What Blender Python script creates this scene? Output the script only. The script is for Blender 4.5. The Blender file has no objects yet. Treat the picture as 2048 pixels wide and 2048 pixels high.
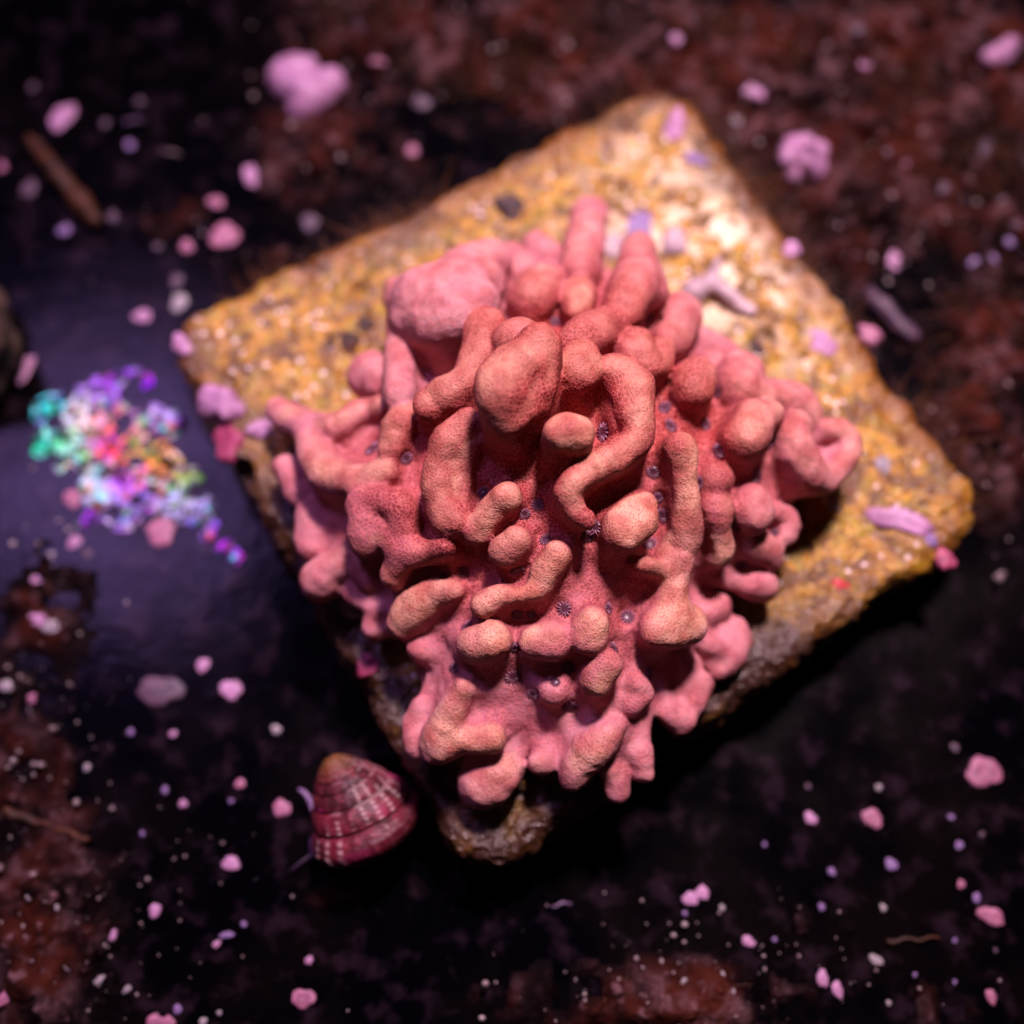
import bpy, bmesh, math, random
import numpy as np
from mathutils import Vector, Matrix

# ------------------------------------------------------------------ camera, light, exposure
# 1 unit = 1 cm.  The camera looks down on the tile, tilted 20 degrees.
sc = bpy.context.scene
sc.unit_settings.system = 'METRIC'
sc.unit_settings.scale_length = 0.01
C = sc.collection
TH, DIST, FPX, W = 0.35, 6.73, 2600.0, 1932.0
CAM = np.array([0.0, -math.sin(TH) * DIST, math.cos(TH) * DIST])
FW = -CAM / np.linalg.norm(CAM)
RT = np.array([1.0, 0, 0])
UP = np.cross(RT, FW)
cd = bpy.data.cameras.new('camera')
cd.sensor_width = 36.0
cd.lens = 36.0 * FPX / W
cd.clip_start = 0.05
cd.clip_end = 500
cd.dof.use_dof = True
cd.dof.focus_distance = 5.78
cd.dof.aperture_fstop = 0.20
cam = bpy.data.objects.new('camera', cd)
cam.location = CAM
cam.rotation_euler = (TH, 0, 0)
C.objects.link(cam)
sc.camera = cam

sc.view_settings.view_transform = 'Standard'
sc.view_settings.look = 'None'
sc.view_settings.exposure = 0.0
sc.view_settings.gamma = 1.0
sc.view_settings.use_curve_mapping = False
sc.render.engine = 'CYCLES'
sc.cycles.max_bounces = 6
sc.cycles.use_denoising = True
sc.cycles.sample_clamp_indirect = 4.0

wd = bpy.data.worlds.new('World')
sc.world = wd
wd.use_nodes = True
wd.node_tree.nodes['Background'].inputs[0].default_value = (0.35, 0.22, 0.5, 1)
wd.node_tree.nodes['Background'].inputs[1].default_value = 0.004

def area(name, loc, target, size, power, color):
    ld = bpy.data.lights.new(name, 'AREA')
    ld.shape = 'DISK'
    ld.size = size
    ld.energy = power
    ld.color = color
    o = bpy.data.objects.new(name, ld)
    o.location = loc
    d = Vector(target) - Vector(loc)
    o.rotation_euler = d.to_track_quat('-Z', 'Y').to_euler()
    C.objects.link(o)
    return o

FLOOR_Z = -0.46
def ray(u, v):
    d = FW + RT * ((u - W / 2) / FPX) - UP * ((v - W / 2) / FPX)
    return d / np.linalg.norm(d)
def px(u, v, z=FLOOR_Z):            # a view pixel (1932 wide) on a level plane
    d = ray(u, v)
    return CAM + d * ((z - CAM[2]) / d[2])
def ps(u, v, z=FLOOR_Z):            # the same from 2048-wide pixels
    return px(u * W / 2048, v * W / 2048, z)

# the tank lamp overhead, and the blue-violet lamp whose sheen lies on the glossy floor at the left
_k = area('lamp_white', (3.0, 9.5, 22.0), (0.75, 1.05, 0.3), 3.6, 600, (1.0, 0.74, 0.86))
_k.data.spread = math.radians(35)
_p = px(215, 900)
_r = _p - CAM
_r = _r / np.linalg.norm(_r)
_r[2] = -_r[2]
_k = area('lamp_violet', tuple(_p + _r * 26), tuple(_p), 7.0, 62, (0.52, 0.30, 0.95))
_k.data.spread = math.radians(20)
area('fill_rose', (-9.0, -8.0, 17.0), (0, 0, 0.2), 5.0, 70, (1.0, 0.50, 0.74))  # added rose fill light, not a lamp of the tank

# ------------------------------------------------------------------ small helpers
rng = np.random.default_rng(7)
random.seed(7)

def lattice(seed):
    return np.random.default_rng(seed).random((32, 32, 32)).astype(np.float32) * 2 - 1
_LAT = {}
def noise(p, scale, seed=0, octaves=1):
    if seed not in _LAT:
        _LAT[seed] = lattice(seed)
    L = _LAT[seed]
    out = 0
    amp = 1.0
    for o in range(octaves):
        q = p * scale + 17.3 * (o + 1) + seed * 3.7
        i = np.floor(q).astype(np.int32)
        t = (q - i).astype(np.float32)
        t = t * t * (3 - 2 * t)
        i0 = i & 31
        i1 = (i + 1) & 31
        x0, y0, z0 = i0[..., 0], i0[..., 1], i0[..., 2]
        x1, y1, z1 = i1[..., 0], i1[..., 1], i1[..., 2]
        tx, ty, tz = t[..., 0], t[..., 1], t[..., 2]
        a = L[x0, y0, z0] * (1 - tx) + L[x1, y0, z0] * tx
        b = L[x0, y1, z0] * (1 - tx) + L[x1, y1, z0] * tx
        c = L[x0, y0, z1] * (1 - tx) + L[x1, y0, z1] * tx
        d = L[x0, y1, z1] * (1 - tx) + L[x1, y1, z1] * tx
        out = out + amp * ((a * (1 - ty) + b * ty) * (1 - tz) + (c * (1 - ty) + d * ty) * tz)
        amp *= 0.5
        scale *= 2.03
    return out

def grid_pts(lo, hi, h):
    ax = [np.arange(lo[k], hi[k] + h, h) for k in range(3)]
    g = np.stack(np.meshgrid(*ax, indexing='ij'), -1).astype(np.float32)
    return g

def samp(f, lo, h, p):
    q = (p - lo) / h
    q = np.clip(q, 0, np.array(f.shape) - 1.001)
    i = q.astype(int)
    t = q - i
    x, y, z = i[:, 0], i[:, 1], i[:, 2]
    tx, ty, tz = t[:, 0], t[:, 1], t[:, 2]
    return ((f[x, y, z] * (1 - tx) + f[x + 1, y, z] * tx) * (1 - ty) + (f[x, y + 1, z] * (1 - tx) + f[x + 1, y + 1, z] * tx) * ty) * (1 - tz) + \
           ((f[x, y, z + 1] * (1 - tx) + f[x + 1, y, z + 1] * tx) * (1 - ty) + (f[x, y + 1, z + 1] * (1 - tx) + f[x + 1, y + 1, z + 1] * tx) * ty) * tz

def grad(f, lo, h, p):
    g = np.zeros_like(p)
    for k in range(3):
        e = np.zeros(3)
        e[k] = h
        g[:, k] = samp(f, lo, h, p + e) - samp(f, lo, h, p - e)
    return g / np.maximum(np.linalg.norm(g, axis=1, keepdims=True), 1e-9)

def surface_nets(f, lo, h):
    s = f < 0
    n = np.array(f.shape)
    cnt = np.zeros(n - 1, np.int8)
    for a in (0, 1):
        for b in (0, 1):
            for c in (0, 1):
                cnt += s[a:n[0] - 1 + a, b:n[1] - 1 + b, c:n[2] - 1 + c]
    act = (cnt > 0) & (cnt < 8)
    idx = np.full(n - 1, -1, np.int64)
    cells = np.argwhere(act)
    idx[act] = np.arange(len(cells))
    acc = np.zeros((len(cells), 3))
    num = np.zeros(len(cells))
    cor = [(a, b, c) for a in (0, 1) for b in (0, 1) for c in (0, 1)]
    for i, A in enumerate(cor):
        for B in cor[i + 1:]:
            if sum(abs(A[k] - B[k]) for k in range(3)) != 1:
                continue
            ca = cells + A
            cb = cells + B
            fa = f[ca[:, 0], ca[:, 1], ca[:, 2]].astype(float)
            fb = f[cb[:, 0], cb[:, 1], cb[:, 2]].astype(float)
            m = (fa < 0) != (fb < 0)
            t = np.where(m, fa / np.where(m, fa - fb, 1), 0)
            pos = np.array(A) + t[:, None] * (np.array(B) - np.array(A))
            acc[m] += pos[m]
            num[m] += 1
    verts = lo + h * (cells + acc / num[:, None])
    quads = []
    for ax in range(3):
        u, v = (ax + 1) % 3, (ax + 2) % 3
        sl0 = [slice(None)] * 3
        sl1 = [slice(None)] * 3
        sl0[ax] = slice(0, -1)
        sl1[ax] = slice(1, None)
        d = s[tuple(sl0)] != s[tuple(sl1)]
        e = np.argwhere(d)
        ok = (e[:, u] > 0) & (e[:, v] > 0) & (e[:, u] < n[u] - 1) & (e[:, v] < n[v] - 1)
        e = e[ok]
        def cell(du, dv):
            c = e.copy()
            c[:, u] += du
            c[:, v] += dv
            return idx[c[:, 0], c[:, 1], c[:, 2]]
        q = np.stack([cell(-1, -1), cell(0, -1), cell(0, 0), cell(-1, 0)], 1)
        ins = s[e[:, 0], e[:, 1], e[:, 2]]
        q[~ins] = q[~ins][:, ::-1]
        quads.append(q)
    return verts, np.concatenate(quads)

def components(n, e0, e1):
    lab = np.arange(n)
    while True:
        a, b = lab[e0], lab[e1]
        m = np.minimum(a, b)
        new = lab.copy()
        np.minimum.at(new, a, m)
        np.minimum.at(new, b, m)
        for _ in range(3):
            new = new[new]
        if (new == lab).all():
            return lab
        lab = new

def keep_largest(v, q):
    lab = components(len(v), np.r_[q[:, 0], q[:, 1], q[:, 2]], np.r_[q[:, 1], q[:, 2], q[:, 3]])
    big = np.bincount(lab, minlength=len(v)).argmax()
    mk = lab == big
    new = np.cumsum(mk) - 1
    return v[mk], new[q[mk[q[:, 0]]]]

def mesh_np(name, v, q, normals=None, attrs=None, smooth=True):
    me = bpy.data.meshes.new(name)
    q = np.asarray(q)
    k = q.shape[1]
    me.vertices.add(len(v))
    me.vertices.foreach_set('co', np.asarray(v, np.float32).ravel())
    me.loops.add(q.size)
    me.loops.foreach_set('vertex_index', q.astype(np.int32).ravel())
    me.polygons.add(len(q))
    me.polygons.foreach_set('loop_start', np.arange(0, q.size, k, dtype=np.int32))
    me.polygons.foreach_set('loop_total', np.full(len(q), k, np.int32))
    me.update(calc_edges=True)
    me.validate()
    me.polygons.foreach_set('use_smooth', np.full(len(me.polygons), smooth))
    for an, val in (attrs or {}).items():
        val = np.asarray(val, np.float32)
        if val.ndim == 1:
            at = me.attributes.new(an, 'FLOAT', 'POINT')
            at.data.foreach_set('value', val)
        else:
            at = me.attributes.new(an, 'FLOAT_COLOR', 'POINT')
            at.data.foreach_set('color', np.c_[val, np.ones(len(val), np.float32)].astype(np.float32).ravel())
    if normals is not None:
        me.normals_split_custom_set_from_vertices([tuple(x) for x in normals])
    return me

def link(name, me, mat=None, parent=None, loc=None):
    o = bpy.data.objects.new(name, me)
    C.objects.link(o)
    if mat is not None and me is not None and not me.materials:
        me.materials.append(mat)
    if parent is not None:
        o.parent = parent
    if loc is not None:
        o.location = loc
    return o

def tag(o, label=None, cat=None, group=None, kind=None):
    for k, v in (('label', label), ('category', cat), ('group', group), ('kind', kind)):
        if v:
            o[k] = v
    return o

# ------------------------------------------------------------------ materials
class M:
    def __init__(self, name):
        self.m = bpy.data.materials.new(name)
        self.m.use_nodes = True
        self.t = self.m.node_tree
        self.b = self.t.nodes['Principled BSDF']
        tc = self.t.nodes.new('ShaderNodeTexCoord')
        self.co = tc.outputs['Object']
    def n(self, typ, **kw):
        nd = self.t.nodes.new('ShaderNode' + typ)
        for k, v in kw.items():
            setattr(nd, k, v)
        return nd
    def set(self, sock, v):
        if isinstance(v, bpy.types.NodeSocket):
            self.t.links.new(v, sock)
        else:
            if isinstance(v, tuple) and len(v) == 3 and sock.type == 'RGBA':
                v = v + (1,)
            sock.default_value = v
    def p(self, **kw):
        for k, v in kw.items():
            self.set(self.b.inputs[k.replace('_', ' ')], v)
    def noise(self, scale, detail=3, rough=.55, dist=0, off=None):
        nd = self.n('TexNoise')
        nd.inputs['Scale'].default_value = scale
        nd.inputs['Detail'].default_value = detail
        nd.inputs['Roughness'].default_value = rough
        nd.inputs['Distortion'].default_value = dist
        co = self.co
        if off:
            mp = self.n('Mapping')
            mp.inputs['Location'].default_value = off
            self.t.links.new(co, mp.inputs[0])
            co = mp.outputs[0]
        self.t.links.new(co, nd.inputs['Vector'])
        return nd.outputs['Fac']
    def vor(self, scale, feature='F1', out='Distance', rnd=1.0):
        nd = self.n('TexVoronoi', feature=feature)
        nd.inputs['Scale'].default_value = scale
        nd.inputs['Randomness'].default_value = rnd
        self.t.links.new(self.co, nd.inputs['Vector'])
        return nd.outputs[out]
    def ramp(self, fac, a, b, lo=0.0, hi=1.0):
        nd = self.n('MapRange', interpolation_type='SMOOTHSTEP')
        self.set(nd.inputs[0], fac)
        for i, v in enumerate((a, b, lo, hi)):
            nd.inputs[i + 1].default_value = v
        return nd.outputs[0]
    def math(self, op, a, b=0.0):
        nd = self.n('Math', operation=op)
        self.set(nd.inputs[0], a)
        self.set(nd.inputs[1], b)
        return nd.outputs[0]
    def mix(self, fac, a, b, mode='MIX'):
        nd = self.n('Mix', data_type='RGBA', blend_type=mode)
        self.set(nd.inputs[0], fac)
        self.set(nd.inputs[6], a)
        self.set(nd.inputs[7], b)
        return nd.outputs[2]
    def attr(self, name, out='Fac'):
        nd = self.n('Attribute', attribute_name=name)
        return nd.outputs[out]
    def bump(self, h, strength=.5, dist=.01, prev=None):
        nd = self.n('Bump')
        nd.inputs['Strength'].default_value = strength
        nd.inputs['Distance'].default_value = dist
        self.set(nd.inputs['Height'], h)
        if prev is not None:
            self.t.links.new(prev, nd.inputs['Normal'])
        self.t.links.new(nd.outputs[0], self.b.inputs['Normal'])
        return nd.outputs[0]

def mat_coral():
    m = M('coral_skin')
    crest, rim, grey = m.attr('crest'), m.attr('rim'), m.attr('grey')
    n1 = m.noise(9, 3)
    n2 = m.noise(2.2, 2)
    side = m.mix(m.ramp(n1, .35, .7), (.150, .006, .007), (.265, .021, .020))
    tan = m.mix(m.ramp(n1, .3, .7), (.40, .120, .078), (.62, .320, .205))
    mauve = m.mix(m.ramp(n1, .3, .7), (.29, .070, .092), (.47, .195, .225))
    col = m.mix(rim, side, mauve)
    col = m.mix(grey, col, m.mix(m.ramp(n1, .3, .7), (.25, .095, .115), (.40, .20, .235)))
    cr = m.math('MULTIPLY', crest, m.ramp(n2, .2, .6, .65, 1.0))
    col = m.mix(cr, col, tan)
    # pores: dark flecks on the tips, a pale net on the flanks
    v = m.vor(84)
    spk = m.ramp(v, .20, .42, 1.0, 0.0)
    spk = m.math('MULTIPLY', spk, m.ramp(crest, .15, .6, .12, .62))
    col = m.mix(spk, col, (.17, .042, .036))
    e = m.vor(54, 'DISTANCE_TO_EDGE')
    net = m.math('MULTIPLY', m.ramp(e, .02, .14, 1, 0), m.ramp(crest, .2, .7, .5, .12))
    col = m.mix(net, col, (.62, .17, .14))
    m.p(Base_Color=col, Roughness=.6, Specular_IOR_Level=.25)
    h = m.math('ADD', m.math('MULTIPLY', v, .6), m.math('MULTIPLY', m.noise(60, 3), .6))
    nb = m.bump(m.noise(16, 3), .16, .03)
    nb = m.bump(h, .38, .008, nb)
    m.bump(m.ramp(e, .0, .2, 1, 0), .25, .006, nb)
    return m.m

def mat_polyp():
    m = M('polyp_skin')
    col = m.mix(m.attr('tip'), (.060, .013, .026), (.26, .09, .14))
    m.p(Base_Color=col, Roughness=.4, Specular_IOR_Level=.5)
    return m.m

def mat_tile():
    m = M('overgrown_cement')
    big = m.noise(3.2, 4, .6)
    mid = m.noise(11, 4, .6)
    fine = m.noise(34, 3, .6)
    col = m.mix(m.ramp(mid, .38, .62), (.085, .024, .0012), (.42, .19, .007))
    col = m.mix(m.ramp(fine, .52, .70), col, (.62, .38, .055))
    green = m.math('MULTIPLY', m.ramp(m.noise(14, 2, off=(7, 3, 1)), .52, .64), .75)
    col = m.mix(green, col, (.31, .215, .006))
    brown = m.ramp(m.noise(5.5, 3, .6, off=(3, 9, 2)), .50, .66)
    col = m.mix(m.math('MULTIPLY', brown, .85), col, (.11, .035, .008))
    cream = m.math('MULTIPLY', m.ramp(m.noise(6, 4, .6, off=(11, 5, 4)), .47, .60), m.attr('pale'))  # cream mottling, kept to the painted highlight at upper right
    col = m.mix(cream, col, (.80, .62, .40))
    # glassy grains
    vc = m.n('TexVoronoi', feature='F1')
    vc.inputs['Scale'].default_value = 24
    m.t.links.new(m.co, vc.inputs['Vector'])
    sep = m.n('SeparateColor')
    m.t.links.new(vc.outputs['Color'], sep.inputs[0])
    g = m.math('MULTIPLY', m.ramp(sep.outputs[0], .86, .90), m.ramp(vc.outputs['Distance'], .2, .45, 1, 0))
    col = m.mix(g, col, (.85, .66, .60))
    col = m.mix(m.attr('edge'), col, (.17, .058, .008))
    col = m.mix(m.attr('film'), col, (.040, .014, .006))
    m.p(Base_Color=col, Roughness=m.ramp(m.noise(7, 3), .35, .65, .22, .5), Specular_IOR_Level=.6)
    nb = m.bump(mid, .5, .05)
    m.bump(fine, .7, .03, nb)
    return m.m

def mat_floor():
    m = M('black_glossy_floor')
    n1 = m.noise(1.3, 5, .6)
    n2 = m.noise(6, 4, .6)
    col = m.mix(m.ramp(n1, .40, .62), (.0006, .0005, .0012), (.0018, .001, .0012))
    col = m.mix(m.math('MULTIPLY', m.ramp(n2, .50, .70), .7), col, (.016, .008, .013))
    m.p(Base_Color=col, Roughness=m.ramp(n1, .4, .65, .12, .20), Specular_IOR_Level=.05)
    m.bump(n2, .10, .02)
    return m.m

def mat_turf():
    m = M('brown_algae')
    n1 = m.noise(2.4, 4, .6)
    n2 = m.noise(13, 3, .6)
    n3 = m.noise(4.5, 3, .6, off=(5, 2, 8))
    col = m.mix(m.ramp(n1, .4, .62), (.005, .0018, .0018), (.048, .010, .006))
    col = m.mix(m.math('MULTIPLY', m.ramp(n3, .50, .68), .75), col, (.105, .050, .053))
    col = m.mix(m.math('MULTIPLY', m.ramp(n2, .56, .72), .65), col, (.18, .09, .10))
    col = m.mix(m.attr('thick'), (.002, .001, .0016), col)
    m.p(Base_Color=col, Roughness=.6, Specular_IOR_Level=.02)
    m.bump(n2, .8, .06)
    return m.m

def mat_plain(name, a, b, scale=12, rough=.5, spec=.4, bump=.3, bdist=.02):
    m = M(name)
    n1 = m.noise(scale, 3, .6)
    m.p(Base_Color=m.mix(m.ramp(n1, .35, .65), a, b), Roughness=rough, Specular_IOR_Level=spec)
    if bump:
        m.bump(m.noise(scale * 2, 3), bump, bdist)
    return m.m

def mat_spot(name, a, b, ring):
    m = M(name)
    n1 = m.noise(15, 3, .6)
    col = m.mix(m.ramp(n1, .35, .65), a, b)
    col = m.mix(m.attr('ring'), col, ring)
    m.p(Base_Color=col, Roughness=.5, Specular_IOR_Level=.35)
    m.bump(m.noise(30, 3), .3, .02)
    return m.m

def mat_glare():
    m = M('floor_glare')
    m.p(Base_Color=m.attr('tint', 'Color'), Roughness=.45, Specular_IOR_Level=.25)  # lamp glare put into the base colour
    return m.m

def mat_shell():
    m = M('snail_shell')
    n1 = m.noise(5, 3, .6)
    n2 = m.noise(22, 2)
    col = m.mix(m.ramp(n1, .35, .65), (.040, .003, .006), (.13, .008, .020))
    col = m.mix(m.math('MULTIPLY', m.ramp(n2, .5, .7), .5), col, (.24, .035, .05))
    col = m.mix(m.attr('bead'), col, (.62, .42, .40))
    col = m.mix(m.attr('magenta'), col, (.36, .02, .11))
    col = m.mix(m.attr('apex'), col, (.16, .075, .012))
    m.p(Base_Color=col, Roughness=.55, Specular_IOR_Level=.35)
    m.bump(n2, .4, .02)
    return m.m

MAT = dict(coral=mat_coral(), polyp=mat_polyp(), tile=mat_tile(), floor=mat_floor(), turf=mat_turf(),
           hair=mat_plain('brown_hair_algae', (.035, .010, .004), (.10, .032, .010), 5, .6, .3, 0),
           grain=mat_plain('pale_grains', (.16, .10, .11), (.34, .26, .25), 6, .3, .6, 0),
           film=mat_glare(), shell=mat_shell(),  # film here is the painted lamp glare on the floor
           foot=mat_plain('snail_flesh', (.20, .11, .24), (.30, .18, .30), 20, .5, .4, .2),
           stick=mat_plain('orange_brown_crust', (.020, .006, .002), (.065, .017, .004), 9, .6, .3, .6, .03),
           rock=mat_plain('dull_brown_rock', (.03, .018, .014), (.07, .04, .03), 5, .7, .3, .6, .05),
           rubble=mat_plain('bleached_rubble', (.30, .20, .23), (.46, .33, .33), 9, .5, .3, .5, .03),
           pink=mat_spot('pink_coralline', (.28, .12, .22), (.42, .20, .34), (.18, .055, .12)),
           rose=mat_spot('rose_coralline', (.24, .075, .13), (.34, .115, .19), (.15, .035, .07)),
           violet=mat_spot('violet_coralline', (.13, .075, .19), (.22, .12, .27), (.10, .05, .15)),
           dim=mat_spot('dull_coralline', (.045, .022, .042), (.085, .038, .060), (.03, .015, .03)),
           white=mat_spot('chalky_speck', (.18, .14, .16), (.32, .27, .27), (.13, .09, .12)),
           red=mat_plain('red_algae', (.30, .008, .010), (.42, .02, .02), 12, .4, .4, .3),
           pit=mat_plain('dark_brown_growth', (.020, .007, .006), (.05, .016, .014), 10, .6, .3, .5),
           maroon=mat_spot('maroon_coralline', (.20, .02, .06), (.34, .06, .12), (.12, .01, .03)))

# ------------------------------------------------------------------ the black floor
def tile_corner(u, v):
    return px(u, v, 0.0)[:2]
QUAD = np.array([tile_corner(306, 621), tile_corner(1266, 153), tile_corner(1866, 966), tile_corner(900, 1660)])
QC = QUAD.mean(0)
def quad_sd(P, k=.25, grow=.035):     # rounded distance to the tile's outline
    ds = []
    for i in range(4):
        a, b = QUAD[i], QUAD[(i + 1) % 4]
        e = b - a
        nrm = np.array([-e[1], e[0]]) / np.linalg.norm(e)      # outward for clockwise corners
        if np.dot(QC - a, nrm) > 0:
            nrm = -nrm
        ds.append((P[..., 0] - a[0]) * nrm[0] + (P[..., 1] - a[1]) * nrm[1])
    r = k
    d = np.stack(ds, -1) + r
    return np.sqrt((np.maximum(d, 0) ** 2).sum(-1)) + np.minimum(d.max(-1), 0) - r - grow

me = bpy.data.meshes.new('floor')
me.from_pydata([(-40, -40, 0), (40, -40, 0), (40, 40, 0), (-40, 40, 0)], [], [(0, 1, 2, 3)])
tag(link('floor', me, MAT['floor'], loc=(0, 0, FLOOR_Z)), kind='structure')

# ------------------------------------------------------------------ the tile
def build_tile():
    h = .0145
    lo = np.array([QUAD[:, 0].min() - .08, QUAD[:, 1].min() - .08, FLOOR_Z - .0])
    hi = np.array([QUAD[:, 0].max() + .08, QUAD[:, 1].max() + .08, .16])
    G = grid_pts(lo, hi, h)
    d2 = quad_sd(G[:, :, 0, :])[:, :, None]
    z = G[..., 2]
    top = z - 0.0
    bev = .10
    a = np.maximum(d2 + bev, 0)
    b = np.maximum(top + bev, 0)
    f = np.sqrt(a * a + b * b) + np.minimum(np.maximum(d2 + bev, top + bev), 0) - bev
    f = np.maximum(f, FLOOR_Z + .03 - z)
    n = .028 * noise(G, 3, 1, 3) + .022 * noise(G, 9, 2, 3) + .012 * noise(G, 38, 3, 1)
    f = f + n + .01
    def hole(u, v, r, zz=0.0):
        c = px(u, v, zz)
        return np.sqrt(((G - c) ** 2).sum(-1)) - r
    for u, v, r, dz in [(968, 392, .085, .05), (690, 612, .05, .03), (1600, 1182, .09, .02), (1700, 1130, .11, -.02),
                        (1440, 640, .09, .04), (660, 640, .09, .06), (840, 1480, .10, .0), (1330, 1010, .07, .0),
                        (1395, 690, .06, .03), (450, 900, .1, -.06), (1540, 560, .05, .02)]:
        c = hole(u, v, r, dz)
        f = np.maximum(f, -c)
    v, q = surface_nets(f, lo, h)
    v, q = keep_largest(v, q)
    d = quad_sd(v[:, :2])
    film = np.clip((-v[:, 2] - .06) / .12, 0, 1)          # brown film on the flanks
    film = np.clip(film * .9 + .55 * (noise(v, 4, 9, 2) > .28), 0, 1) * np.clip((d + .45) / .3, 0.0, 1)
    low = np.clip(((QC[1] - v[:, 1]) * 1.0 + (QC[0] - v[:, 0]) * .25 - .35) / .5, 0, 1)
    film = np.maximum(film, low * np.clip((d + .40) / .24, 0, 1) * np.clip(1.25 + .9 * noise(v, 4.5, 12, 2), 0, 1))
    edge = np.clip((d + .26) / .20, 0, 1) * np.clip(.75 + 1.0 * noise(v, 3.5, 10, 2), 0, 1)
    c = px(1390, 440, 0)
    pale = np.clip(1.25 - np.hypot(v[:, 0] - c[0], v[:, 1] - c[1]) / .85, .02, 1)  # painted highlight: cream colour gathers round the tile's brightest spot
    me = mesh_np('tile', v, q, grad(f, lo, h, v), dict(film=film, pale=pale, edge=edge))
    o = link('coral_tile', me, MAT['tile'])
    tag(o, 'square mustard yellow overgrown cement tile with rounded corners under the pink coral', 'tile')
    return f, lo, h
TF = build_tile()

# ------------------------------------------------------------------ the coral
CROPS = {'A': (550, 380, 3.22), 'B': (1100, 380, 2.972), 'C': (550, 920, 3.22), 'D': (1000, 920, 2.972), 'E': (500, 1400, 2.147)}
def cp(k, x, y):
    ox, oy, s = CROPS[k]
    return (ox + x / s) * W / 2048, (oy + y / s) * W / 2048, W / 2048 / s
OUT = [(1130, 500), (1050, 520), (930, 540), (800, 600), (750, 700), (670, 790), (590, 830), (580, 930), (610, 1040), (690, 1140), (765, 1220),
       (800, 1310), (810, 1390), (900, 1420), (1010, 1405), (1090, 1430), (1180, 1430), (1230, 1370), (1240, 1290), (1290, 1200),
       (1305, 1110), (1420, 1050), (1490, 960), (1520, 880), (1490, 790), (1410, 730), (1330, 660), (1270, 580), (1200, 520)]
ZR = .26
OP = np.array([px(u, v, ZR)[:2] for u, v in OUT])
DC = px(1050, 950, ZR)[:2]
_ang = np.arctan2(OP[:, 1] - DC[1], OP[:, 0] - DC[0])
_rad = np.hypot(*(OP - DC).T)
_o = np.argsort(_ang)
_ang, _rad = _ang[_o], _rad[_o]
SUM = px(990, 790, .9)[:2]
def rho(x, y):
    a = np.arctan2(y - DC[1], x - DC[0])
    r = np.interp(a, _ang, _rad, period=2 * np.pi)
    return np.hypot(x - DC[0], y - DC[1]) / r, r
def dome(x, y):
    p, r = rho(x, y)
    g = .16 * np.exp(-((x - SUM[0]) ** 2 + (y - SUM[1]) ** 2) / .5)
    return np.where(p < 1, ZR + .46 * (1 - np.minimum(p, 1) ** 2.0) + g * (1 - np.minimum(p, 1) ** 2), np.maximum(ZR - (p - 1) * .7, .06))
_ts = np.linspace(3.5, 8.5, 1500)
def on_dome(u, v, dh):
    d = ray(u, v)
    P = CAM + d * _ts[:, None]
    g = P[:, 2] - dome(P[:, 0], P[:, 1]) - dh
    i = np.argmax(g < 0)
    return P[i], P[i] @ FW - CAM @ FW
def dome_n(x, y):
    e = .05
    n = np.array([-(dome(x + e, y) - dome(x - e, y)) / (2 * e), -(dome(x, y + e) - dome(x, y - e)) / (2 * e), 1.0])
    return n / np.linalg.norm(n)

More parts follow.
